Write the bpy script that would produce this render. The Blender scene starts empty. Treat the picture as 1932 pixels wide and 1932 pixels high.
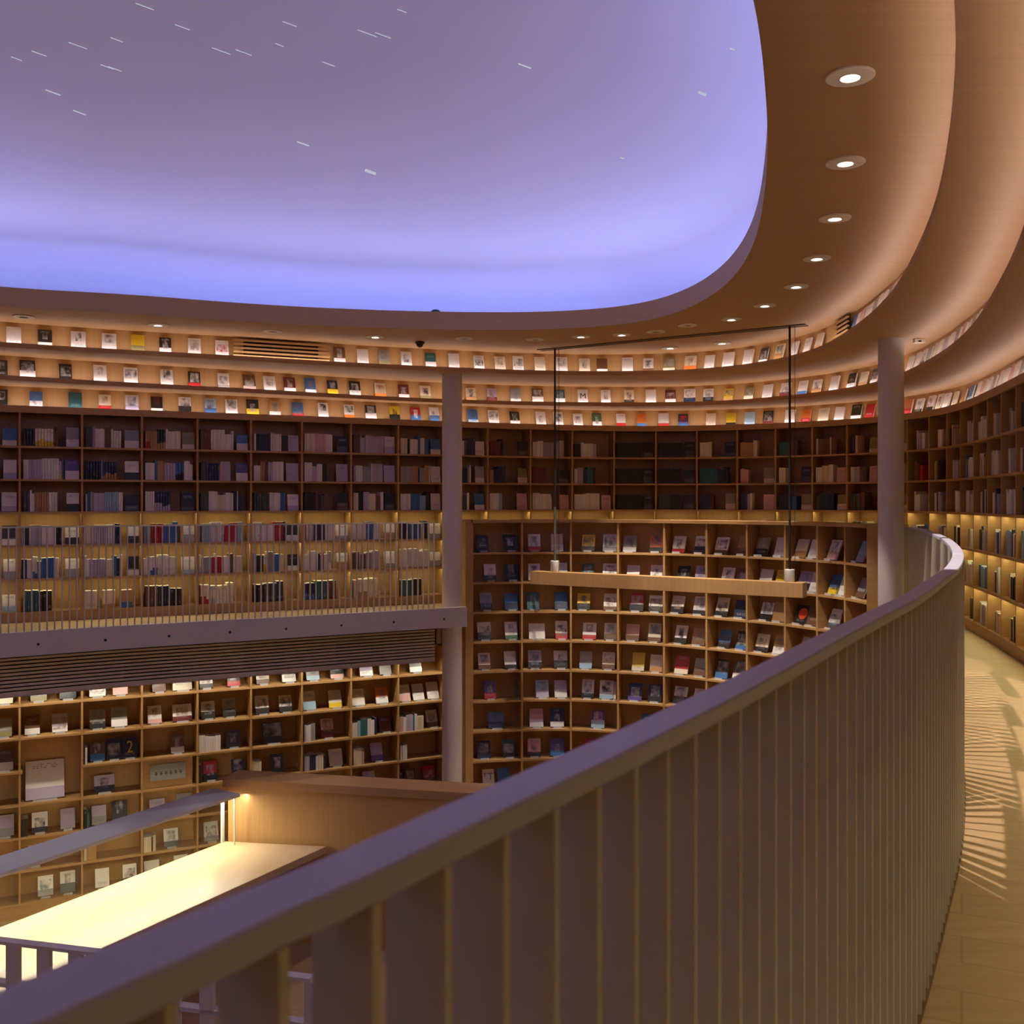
import bpy, bmesh, math, random, re
import numpy as np
from mathutils import Vector, Matrix
from mathutils.bvhtree import BVHTree

random.seed(7)
C = bpy.context.scene.collection
SC = bpy.context.scene
EYE = 1.35          # eye height above the gallery floor
F, CX, CY = 1900.0, 966.0, 946.0
LOWER = -3.30       # lower floor level

# ------------------------------------------------------------------ colours
def lin(h):
    c = [int(h[i:i + 2], 16) / 255 for i in (0, 2, 4)]
    return tuple(x / 12.92 if x < .04045 else ((x + .055) / 1.055) ** 2.4 for x in c)
PAL = {'w': 'e6e2de', 'c': 'ded2b8', 'k': '26231f', 'g': '9b9a98', 'd': '4b4947', 'n': '27304f', 'b': '3f6fa8', 'l': '9dbbcf', 't': '2f6468',
       'G': '3f7046', 'o': 'd9762f', 'r': 'b3262c', 'm': '6a2c2a', 'y': 'e2c22f', 'p': 'd9aaa2', 'u': '5a4a8c', 's': 'b5895a', 'B': '6b4a33',
       'O': '8d8456', 'L': 'b9aec4'}
NAMES = {'w': 'white', 'c': 'cream', 'k': 'black', 'g': 'grey', 'd': 'dark grey', 'n': 'navy', 'b': 'blue', 'l': 'pale blue', 't': 'teal', 'G': 'green',
         'o': 'orange', 'r': 'red', 'm': 'maroon', 'y': 'yellow', 'p': 'pink', 'u': 'purple', 's': 'tan', 'B': 'brown', 'O': 'olive', 'L': 'lilac'}
ORD = ('first second third fourth fifth sixth seventh eighth ninth tenth eleventh twelfth thirteenth fourteenth fifteenth sixteenth seventeenth '
       'eighteenth nineteenth twentieth twenty-first twenty-second twenty-third twenty-fourth twenty-fifth twenty-sixth twenty-seventh '
       'twenty-eighth twenty-ninth thirtieth thirty-first thirty-second thirty-third thirty-fourth thirty-fifth').split()

# ------------------------------------------------------------------ materials
class NT:
    def __init__(s, name):
        s.m = bpy.data.materials.new(name); s.m.use_nodes = True
        s.t = s.m.node_tree; s.n = s.t.nodes; s.l = s.t.links
        s.bsdf = s.n['Principled BSDF']; s.out = s.n['Material Output']
    def node(s, typ, **kw):
        n = s.n.new(typ)
        for k, v in kw.items():
            if k in n.bl_rna.properties: setattr(n, k, v)
        return n
    def link(s, a, b): s.l.new(a, b)
    def val(s, inp, v):
        if hasattr(v, 'is_linked') or isinstance(v, bpy.types.NodeSocket): s.link(v, inp)
        else: inp.default_value = v
    def math(s, op, a, b=0.0, c=None):
        n = s.node('ShaderNodeMath', operation=op)
        s.val(n.inputs[0], a); s.val(n.inputs[1], b)
        if c is not None: s.val(n.inputs[2], c)
        return n.outputs[0]
    def mix(s, f, a, b):
        n = s.node('ShaderNodeMix', data_type='RGBA')
        s.val(n.inputs[0], f)
        for i, v in ((6, a), (7, b)):
            s.val(n.inputs[i], v if isinstance(v, bpy.types.NodeSocket) else (*v[:3], 1))
        return n.outputs[2]

def plain(name, col, rough=.5, metal=0, noise=.04, scale=30):
    t = NT(name)
    tc = t.node('ShaderNodeTexCoord'); nz = t.node('ShaderNodeTexNoise')
    nz.inputs['Scale'].default_value = scale
    t.link(tc.outputs['Object'], nz.inputs['Vector'])
    a = tuple(max(0, x * (1 - noise)) for x in col); b = tuple(min(1, x * (1 + noise)) for x in col)
    t.link(t.mix(nz.outputs['Fac'], a, b), t.bsdf.inputs['Base Color'])
    t.bsdf.inputs['Roughness'].default_value = rough; t.bsdf.inputs['Metallic'].default_value = metal
    return t.m

def wood(name, dark, light, stretch=(1.2, 28, 28), rough=.45, planks=None, rot=0):
    t = NT(name)
    tc = t.node('ShaderNodeTexCoord'); mp = t.node('ShaderNodeMapping'); mp.inputs['Scale'].default_value = stretch
    mp.inputs['Rotation'].default_value = (0, 0, rot)
    t.link(tc.outputs['Object'], mp.inputs['Vector'])
    n1 = t.node('ShaderNodeTexNoise'); n1.inputs['Scale'].default_value = 1.0; n1.inputs['Detail'].default_value = 6
    t.link(mp.outputs[0], n1.inputs['Vector'])
    n2 = t.node('ShaderNodeTexNoise'); n2.inputs['Scale'].default_value = 5.0; n2.inputs['Detail'].default_value = 3
    t.link(mp.outputs[0], n2.inputs['Vector'])
    f = t.math('ADD', t.math('MULTIPLY', n1.outputs['Fac'], .65), t.math('MULTIPLY', n2.outputs['Fac'], .35))
    rp = t.node('ShaderNodeMapRange'); rp.inputs[1].default_value = .3; rp.inputs[2].default_value = .7
    t.link(f, rp.inputs[0])
    col = t.mix(rp.outputs[0], dark, light)
    if planks:
        mp2 = t.node('ShaderNodeMapping'); mp2.inputs['Rotation'].default_value = (0, 0, planks[2])
        t.link(tc.outputs['Object'], mp2.inputs['Vector'])
        br = t.node('ShaderNodeTexBrick'); br.inputs['Scale'].default_value = 1
        br.inputs['Brick Width'].default_value = planks[0]; br.inputs['Row Height'].default_value = planks[1]
        br.inputs['Mortar Size'].default_value = .003
        br.inputs['Color1'].default_value = (.9, .9, .9, 1); br.inputs['Color2'].default_value = (1, 1, 1, 1); br.inputs['Mortar'].default_value = (.72, .68, .63, 1)
        t.link(mp2.outputs[0], br.inputs['Vector'])
        mx = t.node('ShaderNodeMix', data_type='RGBA', blend_type='MULTIPLY'); mx.inputs[0].default_value = 1
        t.link(col, mx.inputs[6]); t.link(br.outputs['Color'], mx.inputs[7]); col = mx.outputs[2]
    t.link(col, t.bsdf.inputs['Base Color']); t.bsdf.inputs['Roughness'].default_value = rough
    return t.m

def emit(name, col, strength):
    t = NT(name); t.n.remove(t.bsdf)
    e = t.node('ShaderNodeEmission'); e.inputs[0].default_value = (*col, 1); e.inputs[1].default_value = strength
    t.link(e.outputs[0], t.out.inputs[0]); return t.m

def cover_material():
    """printed covers and spines: colours and layout come from each book's own properties"""
    t = NT('printed_cover')
    A = lambda n: t.node('ShaderNodeAttribute', attribute_type='OBJECT', attribute_name=n)
    ca, cb, cc, pp = A('ink_a'), A('ink_b'), A('ink_c'), A('layout')
    uv = t.node('ShaderNodeUVMap'); sp = t.node('ShaderNodeSeparateXYZ'); t.link(uv.outputs[0], sp.inputs[0])
    u, v = sp.outputs[0], sp.outputs[1]
    ps = t.node('ShaderNodeSeparateXYZ'); t.link(pp.outputs['Vector'], ps.inputs[0])
    band, pic, text = ps.outputs[0], ps.outputs[1], ps.outputs[2]
    oi = t.node('ShaderNodeObjectInfo')
    col = t.mix(t.math('LESS_THAN', v, band), ca.outputs['Color'], cb.outputs['Color'])
    # picture block
    r2 = t.math('FRACT', t.math('MULTIPLY', oi.outputs['Random'], 7.3)); r3 = t.math('FRACT', t.math('MULTIPLY', oi.outputs['Random'], 13.7))
    cm = t.node('ShaderNodeCombineXYZ'); t.link(u, cm.inputs[0]); t.link(v, cm.inputs[1]); t.link(t.math('MULTIPLY', oi.outputs['Random'], 50), cm.inputs[2])
    nz = t.node('ShaderNodeTexNoise'); nz.inputs['Scale'].default_value = 3.2; nz.inputs['Detail'].default_value = 4; t.link(cm.outputs[0], nz.inputs['Vector'])
    blot = t.node('ShaderNodeMapRange'); blot.inputs[1].default_value = .36; blot.inputs[2].default_value = .66; t.link(nz.outputs['Fac'], blot.inputs[0])
    inside = t.math('MULTIPLY', t.math('LESS_THAN', t.math('ABSOLUTE', t.math('SUBTRACT', u, .5)), t.math('MULTIPLY_ADD', r2, .26, .18)),
                    t.math('LESS_THAN', t.math('ABSOLUTE', t.math('SUBTRACT', v, t.math('MULTIPLY_ADD', r3, .25, .45))), pic))
    col = t.mix(t.math('MULTIPLY', inside, blot.outputs[0]), col, cc.outputs['Color'])
    # lines of small lettering
    row = t.math('MULTIPLY', v, 22)
    cm2 = t.node('ShaderNodeCombineXYZ'); t.link(t.math('MULTIPLY', u, 26), cm2.inputs[0]); t.link(t.math('FLOOR', row), cm2.inputs[1]); t.link(t.math('MULTIPLY', oi.outputs['Random'], 90), cm2.inputs[2])
    n3 = t.node('ShaderNodeTexNoise'); n3.inputs['Scale'].default_value = 1; t.link(cm2.outputs[0], n3.inputs['Vector'])
    tm = t.math('MULTIPLY', t.math('GREATER_THAN', n3.outputs['Fac'], .5), t.math('GREATER_THAN', t.math('FRACT', row), .45))
    tm = t.math('MULTIPLY', tm, t.math('LESS_THAN', t.math('ABSOLUTE', t.math('SUBTRACT', v, text)), .07))
    tm = t.math('MULTIPLY', tm, t.math('LESS_THAN', t.math('ABSOLUTE', t.math('SUBTRACT', u, .5)), .32))
    col = t.mix(t.math('MULTIPLY', tm, .8), col, cc.outputs['Color'])
    t.link(col, t.bsdf.inputs['Base Color']); t.bsdf.inputs['Roughness'].default_value = .38
    return t.m

def attr_material():
    t = NT('mixed_spines'); a = t.node('ShaderNodeAttribute', attribute_name='spine_colour'); t.link(a.outputs['Color'], t.bsdf.inputs['Base Color'])
    t.bsdf.inputs['Roughness'].default_value = .5; return t.m

def clear_material(name, tint, see, rough=.05):
    t = NT(name); t.n.remove(t.bsdf)
    tr = t.node('ShaderNodeBsdfTransparent'); tr.inputs[0].default_value = (*tint, 1)
    gl = t.node('ShaderNodeBsdfGlossy'); gl.inputs['Roughness'].default_value = rough
    fr = t.node('ShaderNodeFresnel'); fr.inputs[0].default_value = 1.45
    mx = t.node('ShaderNodeMixShader')
    ge = t.node('ShaderNodeNewGeometry')
    t.link(t.math('MULTIPLY', fr.outputs[0], t.math('SUBTRACT', 1.0, ge.outputs['Backfacing'])), mx.inputs[0]); t.link(tr.outputs[0], mx.inputs[1]); t.link(gl.outputs[0], mx.inputs[2])
    last = mx.outputs[0]
    if see < 1:                                            # faintly milky
        df = t.node('ShaderNodeBsdfDiffuse'); df.inputs[0].default_value = (.85, .87, .9, 1)
        m2 = t.node('ShaderNodeMixShader'); m2.inputs[0].default_value = 1 - see; t.link(last, m2.inputs[1]); t.link(df.outputs[0], m2.inputs[2]); last = m2.outputs[0]
    t.link(last, t.out.inputs[0]); return t.m

M = {
    'oak': wood('oak_veneer', lin('b0895c'), lin('bb9468'), (1.0, 40, 40), .55),
    'shelf': wood('oak_shelf', lin('a8814f'), lin('bb9462'), (3, 3, 30), .5),
    'panel': wood('oak_panel', lin('b38b58'), lin('c39a64'), (40, 40, 1.2), .45),
    'desk': wood('oak_desk_top', lin('d0b58c'), lin('dac4a0'), (18, 2.0, 30), .3, rot=.5),
    'floor': wood('oak_floor', lin('ad9068'), lin('c2a57e'), (1.5, 18, 20), .42, planks=(60, .19, .42), rot=.42),
    'paint': plain('pale_grey_paint', lin('b9b2b2'), .6),
    'column': plain('column_paint', lin('d2cbca'), .65),
    'steel': plain('beige_grey_steel', lin('bcb4a0'), .45, noise=.02),
    'rail': plain('handrail_steel', lin('aeb0be'), .38, noise=.02),
    'white': plain('white_enamel', lin('dcdad6'), .45),
    'black': plain('black_plastic', lin('1b1a19'), .4),
    'dark': plain('dark_void', lin('2a211a'), .8),
    'slot': plain('brown_track', lin('6b5238'), .7),
    'dome': plain('dome_plaster', lin('e4e0e2'), .9, noise=.015, scale=2),
    'trimring': plain('lamp_trim', lin('f0e6d6'), .5),
    'pages': plain('paper_pages', lin('e2dccf'), .8, noise=.06, scale=80),
    'metal': plain('brushed_metal', lin('8c8f8a'), .35, .8),
    'cover': cover_material(), 'spines': attr_material(),
    'acrylic': clear_material('clear_acrylic', (.95, .96, .97), .68, .15),
    'glass': clear_material('clear_glass', (.95, .97, .95), 1.0, .03),
    'sign': plain('grey_sign_board', lin('8f9391'), .5),
    'led_warm': emit('shelf_led', (1, .90, .44), 19),
    'led_tier': emit('tier_led', (1, .87, .87), 18),
    'led_cove': emit('cove_led', (.15, .27, 1.0), 32),
    'added_fill': emit('added_dome_fill', (.50, .50, 1.0), 44),
    'added_rear': emit('desk_rear_led', (1, .84, .48), 70),
    'led_desk': emit('desk_led', (1, .90, .70), 15),
    'lamp_on': emit('lamp_glow', (1, .93, .85), 9),
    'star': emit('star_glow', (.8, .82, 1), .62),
}
EDGE = M['shelf']

# ------------------------------------------------------------------ mesh helpers
class MB:
    def __init__(s): s.v = []; s.f = []; s.m = []; s.uv = {}
    def quad(s, pts, m=0, uv=None):
        i = len(s.v); s.v += [tuple(p) for p in pts]; s.f.append(tuple(range(i, i + len(pts)))); s.m.append(m)
        if uv: s.uv[len(s.f) - 1] = uv
    def box(s, o, ax, ay, az, m=0):
        """box from corner o with edge vectors ax, ay, az"""
        o, ax, ay, az = map(Vector, (o, ax, ay, az)); i = len(s.v)
        if ax.cross(ay).dot(az) < 0: o = o + ax; ax = -ax
        s.v += [tuple(o + ax * a + ay * b + az * c) for c in (0, 1) for b in (0, 1) for a in (0, 1)]
        for q in ((0, 2, 3, 1), (4, 5, 7, 6), (0, 1, 5, 4), (2, 6, 7, 3), (0, 4, 6, 2), (1, 3, 7, 5)):
            s.f.append(tuple(i + k for k in q)); s.m.append(m)
    def sweep(s, path, prof, m=0, closed=False):
        """path: list of (point2d, outward normal2d); prof: closed loop of (offset, z)"""
        i = len(s.v); n, k = len(path), len(prof)
        for (p, nn) in path:
            for (d, z) in prof: s.v.append((p[0] + nn[0] * d, p[1] + nn[1] * d, z))
        for a in range(n if closed else n - 1):
            b = (a + 1) % n
            for j in range(k):
                j2 = (j + 1) % k
                s.f.append((i + a * k + j, i + a * k + j2, i + b * k + j2, i + b * k + j)); s.m.append(m)
        if not closed:
            s.f.append(tuple(i + j for j in range(k))); s.m.append(m)
            s.f.append(tuple(i + (n - 1) * k + j for j in reversed(range(k)))); s.m.append(m)
    def sheet(s, path, prof, m=0, closed=False):
        i = len(s.v); n, k = len(path), len(prof)
        for (p, nn) in path:
            for (d, z) in prof: s.v.append((p[0] + nn[0] * d, p[1] + nn[1] * d, z))
        for a in range(n if closed else n - 1):
            b = (a + 1) % n
            for j in range(k - 1):
                s.f.append((i + a * k + j, i + a * k + j + 1, i + b * k + j + 1, i + b * k + j)); s.m.append(m)
    def lathe(s, c, prof, seg=28, m=0, sm=None):
        i = len(s.v); k = len(prof)
        for a in range(seg):
            t = 2 * math.pi * a / seg
            for (r, z) in prof: s.v.append((c[0] + r * math.cos(t), c[1] + r * math.sin(t), c[2] + z))
        for a in range(seg):
            b = (a + 1) % seg
            for j in range(k - 1):
                s.f.append((i + a * k + j, i + b * k + j, i + b * k + j + 1, i + a * k + j + 1)); s.m.append(sm[j] if sm else m)
    def mesh(s, name, mats, smooth=False, fix=True):
        me = bpy.data.meshes.new(name); me.from_pydata(s.v, [], s.f)
        for x in (mats if isinstance(mats, (list, tuple)) else [mats]): me.materials.append(x)
        me.polygons.foreach_set('material_index', s.m)
        if s.uv:
            ul = me.uv_layers.new(name='UVMap')
            for fi, uvs in s.uv.items():
                for li, w in zip(me.polygons[fi].loop_indices, uvs): ul.data[li].uv = w
        if fix:
            bm = bmesh.new(); bm.from_mesh(me); bmesh.ops.remove_doubles(bm, verts=bm.verts, dist=1e-5)
            bmesh.ops.recalc_face_normals(bm, faces=bm.faces); bm.to_mesh(me); bm.free()
        if smooth:
            me.polygons.foreach_set('use_smooth', [True] * len(me.polygons))
            try: me.set_sharp_from_angle(angle=math.radians(35))
            except Exception: pass
        me.update(); return me
    def build(s, name, mats, parent=None, smooth=False, fix=True):
        o = bpy.data.objects.new(name, s.mesh(name, mats, smooth, fix)); C.objects.link(o)
        if parent is not None: o.parent = parent; o.matrix_parent_inverse = parent.matrix_basis.inverted()
        return o
def tag(o, label, cat, group=None, kind=None):
    if label: o['label'] = label
    if cat: o['category'] = cat
    if group: o['group'] = group
    if kind: o['kind'] = kind
    return o
def struct(o, kind='structure'): o['kind'] = kind; return o
def thing(name, label, cat, loc=(0, 0, 0), group=None):
    o = bpy.data.objects.new(name, None); C.objects.link(o); o.location = loc; o.empty_display_size = .1
    return tag(o, label, cat, group)

# ------------------------------------------------------------------ plan curves
def level(h, pts):                      # sight lines met with a level plane h above the eye
    return [((x - CX) / F * (h * F / (CY - y)), h * F / (CY - y)) for x, y in pts]
def smooth_curve(pts, closed=True, step=.06):
    P = np.array(pts, float); n = len(P); out = []
    for i in range(n if closed else n - 1):
        if closed: a, b, c, d = P[i - 1], P[i], P[(i + 1) % n], P[(i + 2) % n]
        else: a, b, c, d = P[max(i - 1, 0)], P[i], P[i + 1], P[min(i + 2, n - 1)]
        t0 = 0; t1 = t0 + max(np.linalg.norm(b - a), 1e-4) ** .5; t2 = t1 + max(np.linalg.norm(c - b), 1e-4) ** .5; t3 = t2 + max(np.linalg.norm(d - c), 1e-4) ** .5
        k = max(2, int(np.linalg.norm(c - b) / .02))
        for t in np.linspace(t1, t2, k, endpoint=False):
            A1 = (t1 - t) / (t1 - t0) * a + (t - t0) / (t1 - t0) * b if t1 - t0 > .011 else b
            A2 = (t2 - t) / (t2 - t1) * b + (t - t1) / (t2 - t1) * c
            A3 = (t3 - t) / (t3 - t2) * c + (t - t2) / (t3 - t2) * d if t3 - t2 > .011 else c
            B1 = (t2 - t) / (t2 - t0) * A1 + (t - t0) / (t2 - t0) * A2
            B2 = (t3 - t) / (t3 - t1) * A2 + (t - t1) / (t3 - t1) * A3
            out.append((t2 - t) / (t2 - t1) * B1 + (t - t1) / (t2 - t1) * B2)
    if not closed: out.append(P[-1])
    out = np.array(out)
    # gentle smoothing then even spacing
    for _ in range(10 if closed else 0):
        out = (np.roll(out, 8, 0) + 2 * out + np.roll(out, -8, 0)) / 4
    loop = np.vstack([out, out[:1]]) if closed else out
    s = np.concatenate([[0], np.cumsum(np.linalg.norm(np.diff(loop, axis=0), axis=1))])
    N = max(2, int(s[-1] / step)); q = np.linspace(0, s[-1], N + (0 if closed else 1), endpoint=not closed)
    return np.stack([np.interp(q, s, loop[:, 0]), np.interp(q, s, loop[:, 1])], 1)
def normals(P, closed=True, mid=(-2.5, 5.0)):
    T = (np.roll(P, -1, 0) - np.roll(P, 1, 0)) if closed else np.gradient(P, axis=0)
    N = np.stack([T[:, 1], -T[:, 0]], 1); N /= np.linalg.norm(N, axis=1)[:, None]
    if closed:
        if np.sum(N * (P - np.array(mid))) < 0: N = -N
    else:
        sg = np.sign(np.sum(N * (P - np.array(mid)), 1)); sg[sg == 0] = 1; N *= sg[:, None]
    return N
def path(P, closed=True): return [((float(p[0]), float(p[1])), (float(n[0]), float(n[1]))) for p, n in zip(P, normals(P, closed))]
def off(P, d, closed=True): return P + normals(P, closed) * d
MID = np.array((-2.5, 5.0)); ANG = np.linspace(-math.pi, math.pi, 540, endpoint=False)
def radial(P):
    v = P - MID; a = np.arctan2(v[:, 1], v[:, 0]); r = np.linalg.norm(v, axis=1); i = np.argsort(a)
    rr = np.interp(ANG, a[i], r[i], period=2 * math.pi)
    return MID + rr[:, None] * np.stack([np.cos(ANG), np.sin(ANG)], 1)
def hit(P, px, closed=True):
    """point and outward normal where the sight line at bearing px meets curve P (far side)"""
    k = (px - CX) / F; g = P[:, 0] - k * P[:, 1]; N = normals(P, closed); best = None
    n = len(P)
    for i in range(n if closed else n - 1):
        j = (i + 1) % n
        if (g[i] <= 0) != (g[j] <= 0):
            t = g[i] / (g[i] - g[j]); p = P[i] * (1 - t) + P[j] * t
            if p[1] > 1.5 and (best is None or p[1] > best[0][1]): best = (p, N[i] * (1 - t) + N[j] * t)
    return best

WALL = smooth_curve([(-5.46, 11.2), (-3.5, 12.13), (-1.48, 13.08), (-.47, 13.56), (.69, 14.02), (1.61, 14.22), (2.5, 14.18), (3.2, 13.94), (3.8, 13.6), (4.4, 13.0),
    (4.75, 12.4), (4.9, 11.7), (4.87, 11.0), (4.74, 10.35), (4.6, 9.75), (4.45, 9.15), (4.3, 8.6), (4.15, 8.0), (3.75, 6.8), (3.2, 5.3), (2.55, 3.7), (1.9, 2.35),
    (1.15, 1.0), (.2, -.5), (-1.9, -3.0), (-4.5, -4.1), (-7.6, -3.4), (-10.2, -.8), (-11.2, 3), (-10.3, 7.2), (-8.0, 9.85)])
HC, HB, HA, HR = .99, 1.29, 1.565, 1.84
LIPB = smooth_curve(level(HB, [(0, 716), (248, 730), (480, 741.5), (626, 750), (813, 759), (974, 764), (1098, 766), (1232, 766), (1340, 764.5), (1424, 759), (1523, 750),
    (1598, 740), (1655, 729), (1706, 711), (1756, 686), (1797, 660), (1842, 617), (1865, 580), (1882, 551), (1900, 519), (1932, 447)]) +
    [(1.95, 3.7), (1.3, 2.4), (.5, 1.0), (-.4, -.5), (-2, -2.4), (-4.4, -3.4), (-7.3, -2.8), (-9.6, -.4), (-10.5, 3), (-9.7, 6.8), (-7.7, 9.2)])
LIPA = smooth_curve(level(HA, [(40, 657), (440, 679), (626, 690), (813, 699), (934, 704), (1034, 707), (1173, 708), (1300, 705), (1389, 698), (1449, 689), (1528, 671),
    (1561, 657), (1602, 632), (1648, 598), (1680, 565), (1700, 538), (1765, 400), (1790, 280), (1800, 200), (1804, 0)]) +
    [(.9, 2.2), (.3, 1.1), (-.5, -.2), (-2, -1.9), (-4.3, -2.8), (-7, -2.3), (-9, -.1), (-9.8, 3), (-9, 6.2), (-7.2, 8.7)])
OPEN = smooth_curve(level(HR, [(0, 579.6), (240, 592), (480, 609), (688, 618.5), (860, 622.5), (999, 623), (1108, 619), (1208, 609.5), (1282, 590), (1332, 567), (1383, 528),
    (1410, 492), (1431, 447.6), (1445, 376), (1453, 301), (1454, 239), (1451.6, 198), (1444.8, 116), (1433.5, 0)]) +
    [(.35, 2.4), (-.4, .9), (-1.6, -.7), (-3.6, -1.8), (-6, -1.6), (-7.9, 0), (-8.7, 3), (-8.1, 5.8), (-6.6, 8.1)])
RAILC = smooth_curve([(-.72, -.2), (-.52, .1), (-.36, .335), (-.2375, .51), (-.2175, .539), (-.192, .5755), (-.156, .631), (-.1175, .685), (-.042, .806), (.134, 1.086), (.236, 1.255), (.381, 1.502),
    (.604, 1.892), (.904, 2.405), (1.03, 2.62), (1.38, 3.27), (1.69, 3.862), (2.17, 4.9), (2.74, 6.3), (3.18, 7.5), (3.46, 8.33), (3.72, 9.1), (3.83, 9.6), (3.81, 9.86)], closed=False, step=.02)
BK = np.array([(-.486, 12.32), (.124, 12.44), (.728, 12.46), (1.297, 12.34), (1.832, 12.15), (2.283, 11.84), (2.679, 11.5), (3.016, 11.14), (3.253, 10.75), (3.42, 10.36), (3.49, 9.9)]) * 1.0274
BOOKC = smooth_curve(BK, closed=False, step=.05)
BEAM = smooth_curve([(-9.2, 5.2), (-7.4, 7.6), (-6.0, 8.7), (-4.83, 9.5), (-3.86, 10.12), (-2.74, 10.72), (-1.92, 11.17), (-.82, 11.76), (-.53, 11.9)], closed=False, step=.08)

# ------------------------------------------------------------------ ceiling, terraces and fascias
def annulus(name, P, Q, z, t, mat):
    a, b = radial(P), radial(Q); n = len(a); m = MB()
    for i in range(n):
        j = (i + 1) % n
        m.quad([(*a[i], z), (*a[j], z), (*b[j], z), (*b[i], z)]); m.quad([(*a[i], z + t), (*b[i], z + t), (*b[j], z + t), (*a[j], z + t)])
        m.quad([(*a[i], z), (*a[i], z + t), (*a[j], z + t), (*a[j], z)]); m.quad([(*b[i], z), (*b[j], z), (*b[j], z + t), (*b[i], z + t)])
    return struct(m.build(name, mat))
DEPTH = .15
ZC, ZB, ZA, ZR = EYE + HC, EYE + HB, EYE + HA, EYE + HR
annulus('ceiling_ring', OPEN, off(LIPA, DEPTH + .03), ZR + .002, .068, M['oak'])
annulus('ceiling_terrace_1', off(LIPA, .008), off(LIPB, DEPTH + .03), ZA + .002, .035, M['oak'])
annulus('ceiling_terrace_2', off(LIPB, .008), off(WALL, DEPTH + .03), ZB + .002, .035, M['oak'])
m = MB(); m.sweep(path(OPEN), [(-.012, ZR), (.012, ZR), (.012, ZR + .19), (-.012, ZR + .19)], closed=True); o = struct(m.build('trim_4', M['oak'], smooth=True))
tiers = []
for k, (P, zb, top, zt) in enumerate(((LIPA, ZA, ZA + .05, ZR), (LIPB, ZB, ZB + .05, ZA), (WALL, ZC, ZC + .077, ZB))):
    m = MB(); m.sweep(path(P), [(0, zb), (.02, zb), (.02, top - .02), (DEPTH, top - .02), (DEPTH, top - .012), (.016, top - .012), (.014, top), (0, top)], closed=True)
    lip = struct(m.build('trim_%d' % (k + 1), M['oak'], smooth=True))
    m = MB(); m.sheet(path(off(P, DEPTH)), [(0, top - .016), (0, zt + .002)], closed=True)
    struct(m.build('wall_tier_%d' % (k + 1), M['panel'], smooth=True))
    m = MB(); m.sweep(path(off(P, .022)), [(0, top - .012), (.014, top - .012), (.014, top - .005), (0, top - .005)], closed=True)
    o = m.build('light_strip', M['led_tier'], lip)
    tiers.append((P, top))
# dome
op = radial(off(OPEN, .012)); cen = op.mean(0); m = MB()
prof = [(.02, ZR + .07), (.6, ZR + .07), (.72, ZR + .12), (.75, ZR + .28), (.68, ZR + .48), (.46, ZR + .70), (0, ZR + .92), (-.7, ZR + 1.13), (-1.8, ZR + 1.36), (-3.0, ZR + 1.52)]
rings = []
for d, z in prof:
    v = op - cen; r = np.linalg.norm(v, axis=1)[:, None]
    rings.append([(*(cen + v / r * (r + d)), z) for v, r in zip(v, r)] if d > -2.5 else [(*(cen + v1 * .35), z) for v1 in v])
n = len(op)
for a, b in zip(rings[1:], rings[2:]):
    for i in range(n): m.quad([a[i], a[(i + 1) % n], b[(i + 1) % n], b[i]])
for i in range(n): m.quad([rings[-1][i], rings[-1][(i + 1) % n], (*cen, ZR + 1.62)])
dome = struct(m.build('ceiling', M['dome'], smooth=True))
m = MB(); m.sweep(path(off(OPEN, .22)), [(0, ZR + .15), (.02, ZR + .15), (.02, ZR + .172), (0, ZR + .172)], closed=True)
m.build('light_strip', M['led_cove'], dome)
m = MB(); P = path(off(OPEN, .33)); m.sheet(P, [(0, ZR + .15), (0, ZR + .19)], closed=True); m.build('light_strip', M['added_fill'], dome)  # unseen second strip, added to fill the whole dome with light
m = MB(); m.sweep(P, [(.003, ZR + .07), (.012, ZR + .07), (.012, ZR + .192), (.003, ZR + .192)], closed=True); m.build('strip_backing', M['white'], dome)  # board added behind the fill strip to keep its light inward
# projected stars: short streaks lying on the dome
bv = BVHTree.FromPolygons([tuple(v.co) for v in dome.data.vertices], [tuple(p.vertices) for p in dome.data.polygons])
def ray(px, py): return Vector(((px - CX) / F, 1, (CY - py) / F)).normalized()
eye = Vector((0, 0, EYE)); sr = random.Random(3)
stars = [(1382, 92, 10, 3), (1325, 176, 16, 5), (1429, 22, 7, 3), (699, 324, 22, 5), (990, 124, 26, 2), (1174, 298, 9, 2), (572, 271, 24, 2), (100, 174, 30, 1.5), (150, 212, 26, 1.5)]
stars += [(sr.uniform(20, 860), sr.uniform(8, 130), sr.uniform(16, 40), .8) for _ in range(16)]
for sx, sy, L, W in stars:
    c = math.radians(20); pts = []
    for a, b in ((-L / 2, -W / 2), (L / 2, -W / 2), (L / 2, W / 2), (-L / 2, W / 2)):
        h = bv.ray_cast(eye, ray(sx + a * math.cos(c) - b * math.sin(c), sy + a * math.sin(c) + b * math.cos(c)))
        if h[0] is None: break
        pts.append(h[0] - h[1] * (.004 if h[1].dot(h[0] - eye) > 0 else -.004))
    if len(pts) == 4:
        m = MB(); m.quad(pts); m.quad([p + Vector((0, 0, .002)) for p in pts]); m.build('star_streak', M['star'], dome, fix=False)

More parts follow.
